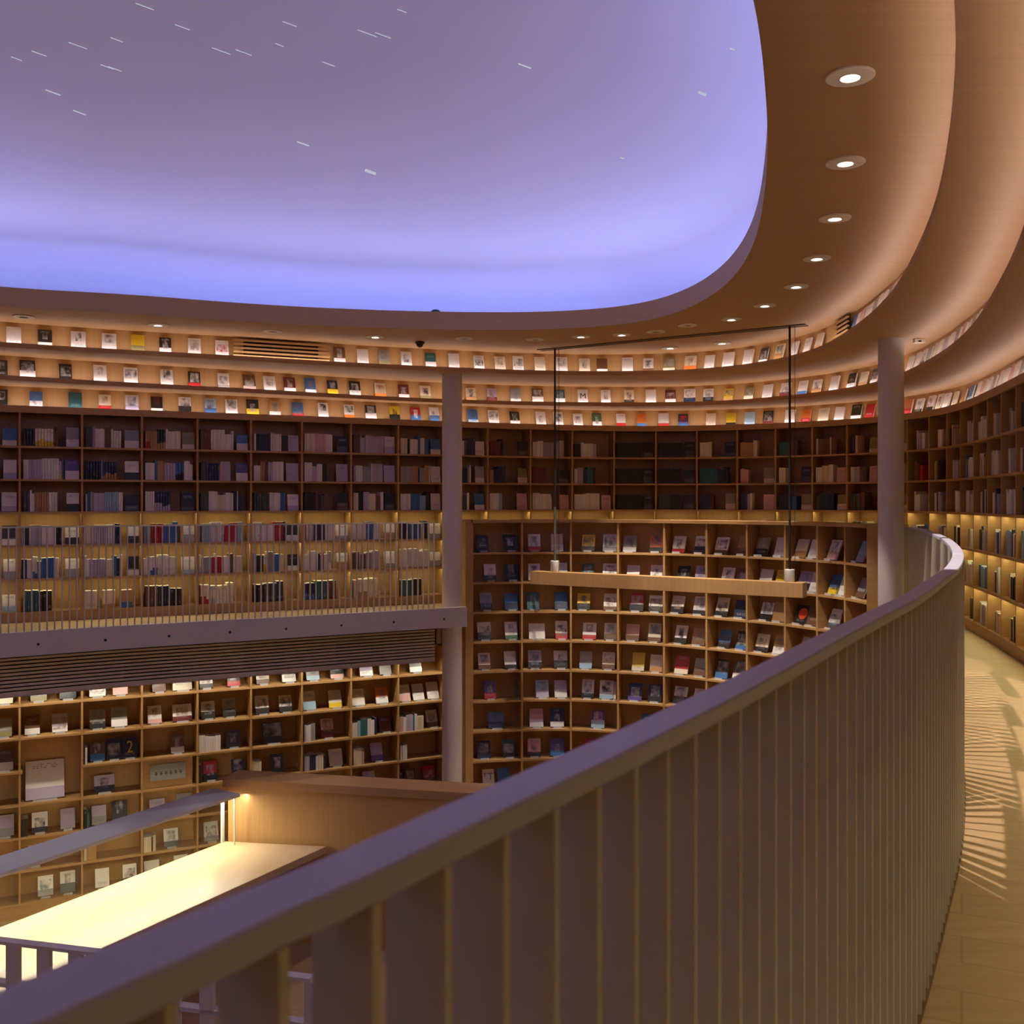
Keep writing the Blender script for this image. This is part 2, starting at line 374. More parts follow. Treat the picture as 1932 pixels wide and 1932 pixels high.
# ------------------------------------------------------------------ walls and floors
BACK = .32
m = MB(); m.sheet(path(off(WALL, BACK + .02)), [(0, LOWER), (0, ZB)], closed=True); struct(m.build('wall_outer', M['shelf'], smooth=True))
VOIDF = np.vstack([off(RAILC, -.05, False)[2:], off(BOOKC, .31, False)[::-1], BEAM[BEAM[:, 0] < -.8][::-1] + np.array((-.02, .02)),
                   [(-9.9, 3), (-9, -.1), (-7, -2.3), (-4.3, -2.8), (-2, -1.9)]])
annulus('floor_gallery', VOIDF, off(WALL, .05), -.12, .12, M['floor'])
a = radial(off(WALL, .3)); m = MB(); m.quad([(*p, LOWER) for p in a]); struct(m.build('floor', M['floor']))

# ------------------------------------------------------------------ columns
def column(name, px, Y, dia, lab, zt=ZA + .003):
    t = thing(name, lab, 'column', ((px - CX) / F * Y, Y, LOWER), 'white round columns')
    m = MB(); r = dia / 2; m.lathe((0, 0, 0), [(0, 0), (r, 0), (r, zt - LOWER), (0, zt - LOWER)], 48); o = m.build('shaft', M['column'], smooth=True); o.parent = t; o.matrix_parent_inverse = Matrix()
    m = MB(); m.lathe((0, 0, 0), [(r + .03, 0), (r + .03, .012), (r + .004, .02), (r + .004, 0)], 40); o = m.build('base_ring', M['metal'], t, smooth=True); o.matrix_parent_inverse = Matrix()
column('column', 853, 12.42, .247, 'round white column standing behind the end of the walkway beam')
column('column', 1681, 9.74, .239, 'round white column rising behind the sweeping metal balustrade')

# ------------------------------------------------------------------ bookcases
GBAY = [-320, -200, -84, 37, 155, 268, 373, 474, 570, 663, 752, 838, 921, 1001.6, 1080, 1159, 1237.6, 1314.7, 1390.7, 1462.7, 1532, 1597.4, 1656, 1711, 1752, 1785, 1811, 1836, 1862, 1888, 1915.6]
GPOS = [hit(WALL, x) for x in GBAY]
def along(P, i0, p):
    return int(np.argmin(np.linalg.norm(P - p, axis=1)))
for k in range(17):                                                  # bays past the frame on the near side
    i = along(WALL, 0, GPOS[-1][0]); d = 1 if (WALL[(i + 3) % len(WALL)] - WALL[i]) @ (np.array((.5, -1.0))*(-1) if GPOS[-1][0][1] > 99 else WALL[i] - GPOS[-2][0]) > 0 else -1
    j = (i + d * int(.62 / np.linalg.norm(WALL[1] - WALL[0]))) % len(WALL); GPOS.append((WALL[j], normals(WALL)[j]))
WN = normals(WALL)
def arc(P, p, q):
    a, b = along(P, 0, p), along(P, 0, q); n = len(P); s = (b - a) % n
    idx = [(a + k) % n for k in range(s + 1)] if s < n / 2 else [(a - k) % n for k in range((a - b) % n + 1)]
    return [(tuple(map(float, P[i])), tuple(map(float, WN[i]))) for i in idx]
def run_of(pos):
    out = []
    for a, b in zip(pos, pos[1:]): out += arc(WALL, a[0], b[0])[1 if out else 0:]
    return out
def bookcase(name, label, pos, whole, rows, bottom, top, skip=(), leds=(), fascia=False, th=.022, group=None):
    t = thing(name, label, 'bookcase', (float(pos[0][0][0]), float(pos[0][0][1]), bottom), group)
    m = MB(); m.sweep(whole, [(BACK - .015, bottom), (BACK, bottom), (BACK, top), (BACK - .015, top)]); m.build('back_panel', M['panel'], t, smooth=True)
    m = MB(); m.sweep(whole, [(.012, bottom), (BACK - .016, bottom), (BACK - .016, rows[-1] - th), (.012, rows[-1] - th)]); m.build('plinth', M['shelf'], t, smooth=True)
    for r, z in enumerate(rows):
        if any(s[0] == r for s in skip):
            segs = []; cut = [s[1] for s in skip if s[0] == r]
            run = []
            for b in range(len(pos) - 1):
                if b in cut:
                    if run: segs.append(run)
                    run = []
                else: run.append(b)
            if run: segs.append(run)
            segs = [run_of(pos[s[0]:s[-1] + 2]) for s in segs]
        else: segs = [whole]
        for sg in segs:
            m = MB(); v_ = .0035 if r in leds else 0; m.sweep(sg, [(0, z - th - v_), (.012, z - th - v_), (.0125, z - th), (BACK - .016, z - th), (BACK - .016, z), (0, z)]); sh = m.build('shelf', M['shelf'], t, smooth=True)
            if r in leds:
                for b in range(len(pos) - 1):
                    A, B = pos[b], pos[b + 1]; d = (B[0] - A[0]); L = np.linalg.norm(d); d = d / L; n = (A[1] + B[1]) / 2
                    p = A[0] + d * .03 + n * .035
                    m = MB(); m.box((*p, z - th - .003), (*(d * (L - .06)), 0), (*(n * .02), 0), (0, 0, .0025)); m.build('light_strip', M['led_warm'], sh)
    for p, n in pos:
        d = np.array((-n[1], n[0])); q = p - d * th / 2 + n * .003
        m = MB(); m.box((*q, rows[-1]), (*(d * th), 0), (*(n * (BACK - .02)), 0), (0, 0, top - rows[-1])); m.build('upright', M['shelf'], t)
    return t
GZ = [1.97, 1.60, 1.235, .86, .485, .115]
whole = run_of(GPOS)
gal = bookcase('wall_bookcase', 'tall oak bookcase curving round the gallery wall, its lower rows lit yellow', GPOS, whole, GZ, 0, ZC, leds=(2, 3, 4))
LPOS = GPOS[:14]
LZ = [-.545, -.915, -1.286, -1.66, -2.027, -2.395, -2.765, -3.127]
low = bookcase('wall_bookcase', 'oak bookcase on the lower storey beneath the metal walkway', LPOS, run_of(LPOS), LZ, LOWER, -.24, skip=((3, 3),))

# the curved bookcase facing the void
bt = thing('curved_bookcase', 'concave oak bookcase of angled display cubbies below the gallery edge', 'bookcase', (float(BK[0][0]), float(BK[0][1]), LOWER))
BZ = [1.08 - .375 * k for k in range(12)]
bp = path(BOOKC, False)
m = MB(); m.sweep(bp, [(.285, LOWER), (.30, LOWER), (.30, 1.115), (.285, 1.115)]); m.build('back_panel', M['panel'], bt, smooth=True)
m = MB(); m.sweep(bp, [(-.01, 1.08), (.30, 1.08), (.30, 1.118), (-.01, 1.118)]); m.build('top', M['shelf'], bt, smooth=True)
for z in BZ[1:]:
    m = MB(); m.sweep(bp, [(0, z - .024), (.284, z - .024), (.284, z), (0, z)]); m.build('shelf', M['shelf'], bt, smooth=True)
BN = normals(BOOKC, False)
for k, p in enumerate(BK):
    i = int(np.argmin(np.linalg.norm(BOOKC - p, axis=1))); n = BN[i]; d = np.array((-n[1], n[0])); w = .024
    p = np.array(p)
    m = MB(); m.box((*(p - d * w / 2 + n * .002), LOWER), (*(d * w), 0), (*(n * .28), 0), (0, 0, 1.08 - LOWER)); m.build('upright', M['shelf'], bt)
n0 = BN[0]; d0 = np.array((-n0[1], n0[0])); d0 = d0 if d0[0] < 0 else -d0
m = MB(); m.box((*(BK[0] + d0 * .014 - n0 * .012), LOWER), (*(d0 * .075), 0), (*(n0 * .32), 0), (0, 0, 1.118 - LOWER)); m.build('end_panel', M['shelf'], bt)
n1 = BN[-1]; d1 = np.array((-n1[1], n1[0])); d1 = d1 if d1[1] < 0 else -d1
e = BK[-1] + d1 * .014
m = MB(); m.box((*(e - np.array((.01, 0))), LOWER), (*(np.array((.13, -.02))), 0), (*(n1 * .3), 0), (0, 0, 1.118 - LOWER)); m.build('end_panel', M['shelf'], bt)

# ------------------------------------------------------------------ walkway, its railing and grille
wk = thing('walkway', 'grey steel walkway edge beam crossing in front of the wall bookcases', 'walkway', (-.82, 11.76, -.13))
BP = path(BEAM, False)
m = MB(); m.sweep(BP, [(0, -.13), (.10, -.13), (.10, .10), (0, .10)]); m.build('edge_beam', M['paint'], wk, smooth=True)
for x in (72, 199, 319, 434, 540, 644, 743, 838):
    p, n = hit(BEAM, x, False)
    z = EYE - (1220 - (x / 838) * 52 - CY) * p[1] / F
    m = MB()
    R = .013; pts = []
    d = np.array((-n[1], n[0]))
    for a in range(14):
        c, s = math.cos(a * math.tau / 14) * R, math.sin(a * math.tau / 14) * R
        pts.append((d * c, s))
    for a in range(14):
        b = (a + 1) % 14; P0 = p - n * .004; P1 = p + n * .003
        m.quad([(*(P0 + pts[a][0]), z + pts[a][1]), (*(P0 + pts[b][0]), z + pts[b][1]), (*(P1 + pts[b][0]), z + pts[b][1]), (*(P1 + pts[a][0]), z + pts[a][1])])
    m.quad([(*(p - n * .004 + q[0]), z + q[1]) for q in pts]); m.build('bolt', M['black'], wk)
gr = thing('ventilation_grille', 'long louvred grille hanging under the walkway beam, with dark vent openings', 'vent', (-2.7, 11.1, -.55))
GP = path(off(BEAM, .42, False), False); GP = [q for q in GP if q[0][0] < -.86]
m = MB(); m.sweep(GP, [(.10, -.57), (.115, -.57), (.115, -.15), (.10, -.15)]); m.build('backing_board', plain('grille_backing', lin('6f665f'), .7), gr, smooth=True)
for k in range(11):
    z = -.555 + .037 * k; h = .024 if k else .05
    m = MB(); m.sweep(GP, [(0, z - (0 if k else .026)), (.03, z), (.03, z + .012), (0, z + .024)]); m.build('slat', M['paint'], gr, smooth=True)
m = MB(); m.sweep(GP, [(0, -.15), (.11, -.15), (.11, -.125), (0, -.125)]); m.build('top_rail', M['paint'], gr)
m = MB(); m.sweep(GP, [(0, -.585), (.13, -.585), (.13, -.575), (0, -.575)]); m.build('bottom_rail', M['paint'], gr)
G0 = off(BEAM, .42, False)
for x0, x1 in ((236, 342), (463, 540), (640, 728)):
    a, b = hit(G0, x0, False), hit(G0, x1, False); dd = b[0] - a[0]; nn = a[1]
    m = MB(); m.box((*(a[0] + nn * .092), -.50), (*dd, 0), (*(nn * .006), 0), (0, 0, .21)); m.build('opening', M['dark'], gr)
    for k in range(6):
        m = MB(); m.box((*(a[0] + nn * .05), -.50 + .037 * k - .008), (*dd, 0), (*(nn * .035), 0), (0, 0, .012)); m.build('damper_blade', M['dark'], gr)
rl = thing('walkway_railing', 'slender metal railing of thin vertical bars along the far walkway', 'railing', (-2.7, 10.8, .1))
RP = off(BEAM, .035, False); rp = path(RP, False)
rp = [q for q in rp if q[0][0] < -.86]
m = MB(); m.sweep(rp, [(0, 1.095), (.03, 1.095), (.03, 1.11), (0, 1.11)]); m.build('top_rail', M['steel'], rl)
s = np.concatenate([[0], np.cumsum(np.linalg.norm(np.diff(RP, axis=0), axis=1))]); q = s[-1] - .4; nb = 0; RN = normals(RP, False)
while nb < 92:
    p = np.array([np.interp(q, s, RP[:, 0]), np.interp(q, s, RP[:, 1])]); n = RN[int(np.argmin(np.linalg.norm(RP - p, axis=1)))]; d = np.array((-n[1], n[0]))
    m = MB(); m.box((*(p - d * .005), .1), (*(d * .010), 0), (*(n * .03), 0), (0, 0, .996)); m.build('baluster', M['paint'], rl); q -= .0675; nb += 1

# ------------------------------------------------------------------ near balustrade
bal = thing('balustrade', 'sweeping balustrade of upright metal fins under a flat handrail beside the viewer', 'balustrade', (.38, 1.5, 0))
m = MB(); P = path(RAILC, False)
m.sweep(P, [(-.0235, 1.078), (.0235, 1.078), (.0255, 1.080), (.0255, 1.097), (.023, 1.10), (-.023, 1.10), (-.0255, 1.097), (-.0255, 1.080)])
m.build('handrail', M['rail'], bal, smooth=True)
m = MB(); m.sweep(P, [(-.028, .001), (.032, .001), (.032, .006), (-.028, .006)]); m.build('base_plate', M['slot'], bal, smooth=True)
s = np.concatenate([[0], np.cumsum(np.linalg.norm(np.diff(RAILC, axis=0), axis=1))]); N = normals(RAILC, False)
i0 = int(np.argmin(np.abs(RAILC[:, 0] / np.maximum(RAILC[:, 1], .05) * F + CX - 898) + (RAILC[:, 1] < .4) * 9e3)); s0 = s[i0]
SP = .0815; qs = sorted([s0 + SP * k for k in range(-12, 200) if .02 < s0 + SP * k < s[-1] - .02])
rest = MB()
for k, q in enumerate(qs):
    p = np.array([np.interp(q, s, RAILC[:, 0]), np.interp(q, s, RAILC[:, 1])]); j = int(np.argmin(np.abs(s - q))); n = N[j]; d = np.array((-n[1], n[0]))
    m = MB() if k < 100 else rest
    m.box((*(p - d * .004 - n * .028), .005), (*(d * .008), 0), (*(n * .056), 0), (0, 0, 1.075))
    if k < 100: m.build('baluster', M['steel'], bal)
o = rest.build('distant_balusters', M['steel'], bal); o['kind'] = 'stuff'

# ------------------------------------------------------------------ downlights and fittings on the ring
LIGHTS = [(1604, 143, 1), (1595, 306, 1), (1575, 411, 1), (1541, 487, 1), (1502, 540, 1), (1443, 576, 1), (1380, 602, 1), (1297, 613, 0), (1237, 625, 0), (1173, 631, 1), (1096, 634.5, 1),
          (1010, 640, 0), (875, 638, 0), (708, 635, 1), (515, 624.5, 0), (298, 612.5, 1), (45, 597, 0), (1264, 656, 1), (1362, 647, 1)]
def downlight_mesh():
    R = .104; A = MB(); A.lathe((0, 0, 0), [(R, .0015), (R, -.006), (R - .004, -.009), (.047, -.009), (.047, .0)], 40)
    B = MB(); B.lathe((0, 0, 0), [(.047, -.010), (.0425, -.013), (.041, -.010), (.0405, .001), (.047, .001), (.047, -.010)], 32)
    L = MB(); L.lathe((0, 0, 0), [(.0404, -.0015), (0, -.0015)], 28)
    return (A.mesh('trim_ring', M['trimring'], True), B.mesh('reflector', M['white'], True), L.mesh('lamp_lens', M['lamp_on']), L.mesh('lamp_lens', M['dark']))
DM = downlight_mesh()
def spot(name, loc, target, e, size, blend=.25, col=(1, .86, .72), rad=.02):
    l = bpy.data.lights.new(name, 'SPOT'); l.energy = e; l.spot_size = math.radians(size); l.spot_blend = blend; l.color = col; l.shadow_soft_size = rad
    o = bpy.data.objects.new(name, l); C.objects.link(o); o.location = loc
    o.rotation_euler = (Vector(target) - Vector(loc)).to_track_quat('-Z', 'Y').to_euler(); return o
order = sorted(range(len(LIGHTS)), key=lambda i: LIGHTS[i][0])
pos_words = {}
for i, (x, y, on) in enumerate(LIGHTS):
    if x > 1430 and y < 580:
        k = [1604, 1595, 1575, 1541, 1502, 1443].index(x)
        lab = '%s downlight from the near end of the curving ceiling ring, glowing white' % ORD[k].replace('first', 'nearest') if k else 'largest and nearest glowing downlight in the curving ceiling ring'
    elif x in (1264, 1362):
        lab = 'glowing downlight on the wall side of the dark ceiling slot, ' + ('left of the thin cable' if x == 1264 else 'beside the thin cable')
        lab = 'glowing downlight on the wall side of the ceiling slot, ' + ('left one of two' if x == 1264 else 'right one of two')
    else:
        k = sorted([q[0] for q in LIGHTS if q[0] < 1430 and q[0] not in (1264, 1362)]).index(x)
        lab = ('glowing' if on else 'unlit') + ' ceiling downlight, %s from the left along the far ring' % ORD[k]
    Y = HR * F / (CY - y); X = (x - CX) / F * Y
    t = thing('downlight', lab, 'downlight', (X, Y, ZR), 'ceiling downlights')
    for nm, me in (('trim_ring', DM[0]), ('reflector', DM[1]), ('lamp_lens', DM[2 if on else 3])):
        o = bpy.data.objects.new(nm, me); C.objects.link(o); o.parent = t
    if on:
        if y < 560 and x > 1480: spot('downlight_beam', (X, Y, ZR - .02), (X + .52, Y - .1, 0), 400, 34, .15, (1, .84, .76), .022)
        elif x in (1443, 1380, 1173, 1096, 1264, 1362): spot('downlight_beam', (X, Y, ZR - .02), (X + .25, Y + .75, -1.2), 260, 52, .3, (1, .87, .72), .018)
        else: spot('downlight_beam', (X, Y, ZR - .02), (X, Y, LOWER), 120, 50, .3, (1, .87, .72))
# slot and linear pendant
def at(x, y, h): Y = h * F / (CY - y); return np.array(((x - CX) / F * Y, Y))
a, b = at(1018, 660.5, HR), at(1522, 612.5, HR); d = b - a; L = np.linalg.norm(d); d /= L; n = np.array((-d[1], d[0]))
t = thing('ceiling_track', 'long dark slot trim in the ceiling ring from which the lamp hangs', 'track', (*a, ZR))
m = MB(); m.box((*(a - n * .06), ZR - .008), (*(d * L), 0), (*(n * .012), 0), (0, 0, .009)); m.box((*(a + n * .048), ZR - .008), (*(d * L), 0), (*(n * .012), 0), (0, 0, .009)); m.build('channel', M['slot'], t)
m = MB(); m.box((*(a - n * .048), ZR - .004), (*(d * L), 0), (*(n * .096), 0), (0, 0, .003)); m.build('infill', M['slot'], t)
r1, r2 = at(1047, 657, HR), at(1490, 615, HR); zt = EYE - 132.5 * r1[1] / F
pl = thing('pendant_lamp', 'long oak beam lamp hung from the ceiling on two dark rods', 'lamp', (*((r1 + r2) / 2), zt))
d = r2 - r1; L = np.linalg.norm(d); d /= L; n = np.array((-d[1], d[0])); n = n if n[1] > 0 else -n
e1, e2 = r1 - d * .30, r2 + d * .16; hh = .158; W = .15
m = MB(); m.box((*(e1 - n * W / 2), zt - hh), (*(e2 - e1), 0), (*(n * W), 0), (0, 0, hh)); o = m.build('beam_body', M['panel'], pl)
mod = o.modifiers.new('soft_edges', 'BEVEL'); mod.width = .004; mod.segments = 2
m = MB(); m.box((*(e1 + d * .05 - n * .05), zt - hh - .0006), (*(e2 - e1 - d * .1), 0), (*(n * .10), 0), (0, 0, .001)); m.build('diffuser', emit('lamp_diffuser', (1, .78, .5), 3), pl)
for r in (r1, r2):
    m = MB(); m.lathe((*r, zt), [(0, .001), (.05, .001), (.053, .006), (.053, .128), (.05, .132), (0, .132)], 28); m.build('cap', M['white'], pl, smooth=True)
    m = MB(); m.lathe((*r, zt), [(0, .13), (.012, .13), (.012, ZR - zt - .003), (0, ZR - zt - .003)], 12); m.build('rod', M['black'], pl, smooth=True)
    q = r + d * .055
    m = MB(); m.lathe((*q, zt), [(0, .001), (.0028, .001), (.0028, ZR - zt - .003), (0, ZR - zt - .003)], 6); m.build('cable', M['black'], pl)
m = MB(); m.lathe((*r1, zt), [(.0123, .14), (.0150, .14), (.0150, .78), (.0123, .78)], 12); m.build('sleeve', M['metal'], pl, smooth=True)
# small fittings
p = at(792, 645, HR); t = thing('dome_camera', 'small black dome camera under the ceiling ring left of the far column', 'camera', (*p, ZR))
m = MB(); m.lathe((*p, ZR), [(.055, 0), (.055, -.02), (.05, -.024), (0, -.024)], 24); m.build('base', M['black'], t, smooth=True)
m = MB(); m.lathe((*p, ZR - .024), [(.042 * math.cos(a), -.042 * math.sin(a)) for a in np.linspace(0, math.pi / 2, 8)], 24); m.build('lens_dome', M['black'], t, smooth=True)
pp_, nn_ = hit(OPEN, 822); p = pp_ + nn_ * .05
t = thing('dome_sensor', 'small dark half dome on the rim of the ceiling opening', 'sensor', (*p, ZR + .07))
m = MB(); m.lathe((*p, ZR + .071), [(.045, 0), (.045, .12), (0, .12)], 24); m.build('stand', M['black'], t)
m = MB(); m.lathe((*p, ZR + .19), [(.055 * math.cos(a), .035 * math.sin(a)) for a in np.linspace(0, math.pi / 2, 8)], 24); m.build('lens_dome', M['black'], t, smooth=True)
p = at(1734, 640, HA); t = thing('sensor_box', 'small grey sensor box on the soffit right of the near column', 'sensor', (*p, ZA))
m = MB(); m.box((p[0] - .05, p[1] - .03, ZA - .035), (.1, 0, 0), (0, .06, 0), (0, 0, .035)); m.build('housing', M['trimring'], t)
m = MB(); m.box((p[0] - .02, p[1] - .033, ZA - .03), (.03, 0, 0), (0, .004, 0), (0, 0, .014)); m.build('lens', M['black'], t)
for x0, x1, lab, nb in ((440, 622, 'wide slatted wooden air vent on the top display ledge', 5), (1573, 1598, 'short slatted wooden air vent on the top ledge above the near column', 5)):
    A, B = hit(off(LIPA, .07), x0), hit(off(LIPA, .07), x1); t = thing('air_vent', lab, 'vent', (*A[0], ZA + .05), 'wooden vents in the top ledge')
    k = max(3, int(np.linalg.norm(B[0] - A[0]) / .1)); pth = [(tuple(map(float, A[0] * (1 - u) + B[0] * u)), tuple(map(float, A[1]))) for u in np.linspace(0, 1, k)]
    pth = [(lambda h: (tuple(map(float, h[0])), tuple(map(float, h[1]))))(hit(off(LIPA, .07), x0 + (x1 - x0) * u)) for u in np.linspace(0, 1, k)]
    for j in range(nb):
        z = ZA + .052 + j * .043
        m = MB(); m.sweep(pth, [(0, z), (.022, z + .004), (.022, z + .016), (0, z + .022)]); m.build('slat', M['panel'], t, smooth=True)
    m = MB(); m.sweep(pth[1:-1] if k > 4 else pth, [(.03, ZA + .055), (.034, ZA + .055), (.034, ZA + .24), (.03, ZA + .24)]); m.build('opening', M['dark'], t)

# ------------------------------------------------------------------ books
def book_meshes():
    b = MB(); th = .12                                     # front board, spine at left, back board; unit size, front at y = -1, back at y = 0
    def panel(x0, x1, y0, y1, spine=False):
        P = lambda x, y, z: (x, y, z)
        uf = lambda x, z: (x + .5, z)
        for q in (((x0, y0, 0), (x1, y0, 0), (x1, y0, 1), (x0, y0, 1)), ((x1, y1, 0), (x0, y1, 0), (x0, y1, 1), (x1, y1, 1)),
                  ((x0, y1, 0), (x0, y0, 0), (x0, y0, 1), (x0, y1, 1)), ((x1, y0, 0), (x1, y1, 0), (x1, y1, 1), (x1, y0, 1)),
                  ((x0, y0, 1), (x1, y0, 1), (x1, y1, 1), (x0, y1, 1)), ((x0, y1, 0), (x1, y1, 0), (x1, y0, 0), (x0, y0, 0))):
            b.quad(q, 0, [uf(p[0], p[2]) for p in q])
    panel(-.5, .5, -1, -1 + th); panel(-.5, .5, -th, 0); panel(-.5, -.47, -1 + th, -th)
    cover = b.mesh('cover', M['cover'], fix=False)
    p = MB(); p.box((-.468, -1 + th, .012), (.95, 0, 0), (0, 1 - 2 * th, 0), (0, 0, .976)); pages = p.mesh('page_block', M['pages'])
    s = MB(); X = (-.5, -.32, .32, .5); Yy = (.05, 0, 0, .05)
    for k in range(3):
        q = [(X[k], Yy[k], 0), (X[k + 1], Yy[k + 1], 0), (X[k + 1], Yy[k + 1], 1), (X[k], Yy[k], 1)]; s.quad(q, 0, [(p[0] + .5, p[2]) for p in q])
    for x in (-.5, .5):
        q = [(x, .05, 0), (x, 1, 0), (x, 1, 1), (x, .05, 1)]; s.quad(q if x > 0 else q[::-1], 0, [(x + .5, p[2]) for p in q])
    s.quad([(-.5, 1, 0), (.5, 1, 0), (.5, 1, 1), (-.5, 1, 1)][::-1], 1, [(0, 0)] * 4)
    for z in (0, 1):
        q = [(-.5, .05, z), (-.32, 0, z), (.32, 0, z), (.5, .05, z), (.5, 1, z), (-.5, 1, z)]; s.quad(q if z else q[::-1], 1, [(0, 0)] * 6)
    spine = s.mesh('spine', [M['cover'], M['pages']], fix=False)
    st = MB(); st.box((-.5, -.075, 0), (1, 0, 0), (0, .10, 0), (0, 0, .003)); st.box((-.5, -.075, .003), (1, 0, 0), (0, .003, 0), (0, 0, .022))
    lean = math.tan(math.radians(23)); st.box((-.5, .004, .003), (1, 0, 0), (0, .003, 0), (0, .12 * lean, .12)); stand = st.mesh('book_stand', M['acrylic'])
    return cover, pages, spine, stand
COVER, PAGES, SPINE, STAND = book_meshes()
rb = random.Random(11)
def inks(o, cols, pic=False, rnd=rb, spine=False):
    a = lin(PAL[cols[0]]); bcol = lin(PAL[cols[1]]) if len(cols) > 1 else a
    lum = sum(a) / 3
    c = lin(PAL[cols[2]]) if len(cols) > 2 else (rnd.choice(((.20, .17, .16), (.10, .09, .10), (.28, .20, .15), (.15, .19, .24))) if lum > .2 else (.42, .40, .38))
    j = rnd.uniform(.88, 1.06)
    o['ink_a'] = [x * j for x in a]; o['ink_b'] = list(map(float, bcol)); o['ink_c'] = list(map(float, c))
    band = (rnd.uniform(.22, .45) if len(cols) > 1 else -1.0)
    o['layout'] = [float(band), float(rnd.uniform(.22, .33) if pic else -1.0), float(rnd.choice((.85, .2, .75, .3)))]
def desc(cols, pic):
    s = NAMES[cols[0]]
    if len(cols) > 1 and cols[1] != cols[0]: s += ' and ' + NAMES[cols[1]]
    return s
def faceout(name, p, n, z, w, h, t, lean, cols, pic, label, group):
    o = bpy.data.objects.new(name, COVER); C.objects.link(o)
    o.location = (float(p[0]), float(p[1]), z + .001); o.scale = (w, t, h)
    o.rotation_euler = (-math.radians(lean), 0, math.atan2(-n[0], n[1])); tag(o, label, 'book', group); inks(o, cols, pic)
    g = bpy.data.objects.new('page_block', PAGES); C.objects.link(g); g.parent = o
    return o
TOK = re.compile(r'(\d+)([A-Za-hj-z]+)(i?)$')
def parse(s):
    for tk in s.split():
        m_ = TOK.match(tk); yield float(m_.group(1)), m_.group(2), bool(m_.group(3))
ROWS = {
 'top': ('26w 85kwi 148wwki 206wi 260yO 312kwi 367wi 419wwri 641Bwi 685w 725gOi 767wi 813tw 857w 904wwki 944ci 978wi 1019c 1060wi 1103ci 1136Bw 1184wwb 1223wBi 1262Oci 1302cosi '
         '1338w 1373w 1410w 1439dwi 1469csi 1496w 1521w 1543cs 1609b 1616w 1624p 1632w 1640w 1648g 1656w 1665w 1674g 1683w 1691p 1700w', ((0, 430, 'left of the wide vent'), (430, 1560, 'between the two vents'), (1560, 2000, 'past the short vent'))),
 'middle': ('1ki 52kwi 124ki 189wi 247wi 315wi 367krwi 422wgi 471Bpi 509wi 547mwi 586bwi 628nyi 670kwi 718cosi 762mwi 803cOi 889csi 928Lmi 973gwi 1015Bwi 1057twi 1100w 1143wi 1187cki 1228w 1265mwi 1301wni 1336wki '
            '1374ysi 1412Oci 1447w 1481wmi 1513wb 1540wsi 1573w 1606kwi 1627cs 1648dwi 1714w 1727w 1739wki 1749g 1760c 1770w 1780L 1792w 1803gi 1814p 1824w 1833g 1843w 1852c 1861w',
            ((0, 830, 'left of the far column'), (830, 1660, 'between the columns'), (1660, 2000, 'right of the near column'))),
 'bottom': ('2ki 68bwi 142t 198crsi 249wLi 296kwmi 349wki 397lbi 437wi 477kyi 519swi 562bri 610wwki 659woGi 700kwi 745ykki 785rbwi 820wbi 893bli 932wi 972kwi 1021wi 1054wi 1091wi 1127Gwi 1172wro 1210ob 1252wr 1289nbri '
            '1341c 1379yk 1414l 1449kmi 1490w 1520orw 1553c 1583w 1615kw 1640r 1712ori 1733wki 1755wki 1771ci 1784w 1799c 1815s 1829bl 1843w 1853p 1863w 1873g 1885w 1896w 1907p 1916w 1924g',
            ((0, 830, 'left of the far column'), (830, 1660, 'between the columns'), (1660, 2000, 'right of the near column'))),
}
for (rname, (toks, secs)), (P, top) in zip(ROWS.items(), tiers):
    Q = off(P, .088); count = {}
    for x, cols, pic in parse(toks):
        h = hit(Q, x)
        if h is None: continue
        sec = next(s for a_, b_, s in secs if a_ <= x < b_); count[sec] = count.get(sec, 0) + 1
        H = rb.uniform(.182, .202); W = H * rb.uniform(.66, .76)
        lab = '%s book, %s display ledge, %s %s' % (desc(cols, pic), rname, ORD[count[sec] - 1], sec)
        if (rname, x) == ('middle', 1100): lab = 'white book with a big black letter M on the middle display ledge'; cols = 'w'
        o = faceout('display_book', h[0], h[1], top - .012, W, H, rb.uniform(.014, .026), 16, cols, pic, lab, 'books on the display ledges')
        if (rname, x) == ('middle', 1100): MBOOK = o
def letter(txt, parent, size, u, v, col, sx=1.0):
    cu = bpy.data.curves.new('cover_letter', 'FONT'); cu.body = txt; cu.size = 1; cu.align_x = 'CENTER'; cu.extrude = 0.0; cu.materials.append(plain('printed_letter', lin(col), .5))
    o = bpy.data.objects.new('cover_letter', cu); C.objects.link(o); o.parent = parent
    s = parent.scale; o.location = (u, -1 - .0012 / s[1], v); o.rotation_euler = (math.pi / 2, 0, 0)
    # unit parent: undo its scale so that letters keep their shape
    o.scale = (size * sx / s[0], size / s[2], 1)
    bpy.context.view_layer.update()
    me = bpy.data.meshes.new_from_object(o.evaluated_get(bpy.context.evaluated_depsgraph_get())); q = bpy.data.objects.new('cover_letter', me); C.objects.link(q)
    q.parent = parent; q.location = o.location; q.rotation_euler = o.rotation_euler; q.scale = o.scale; bpy.data.objects.remove(o)
letter('M', MBOOK, .115, 0, .33, '2a2622')

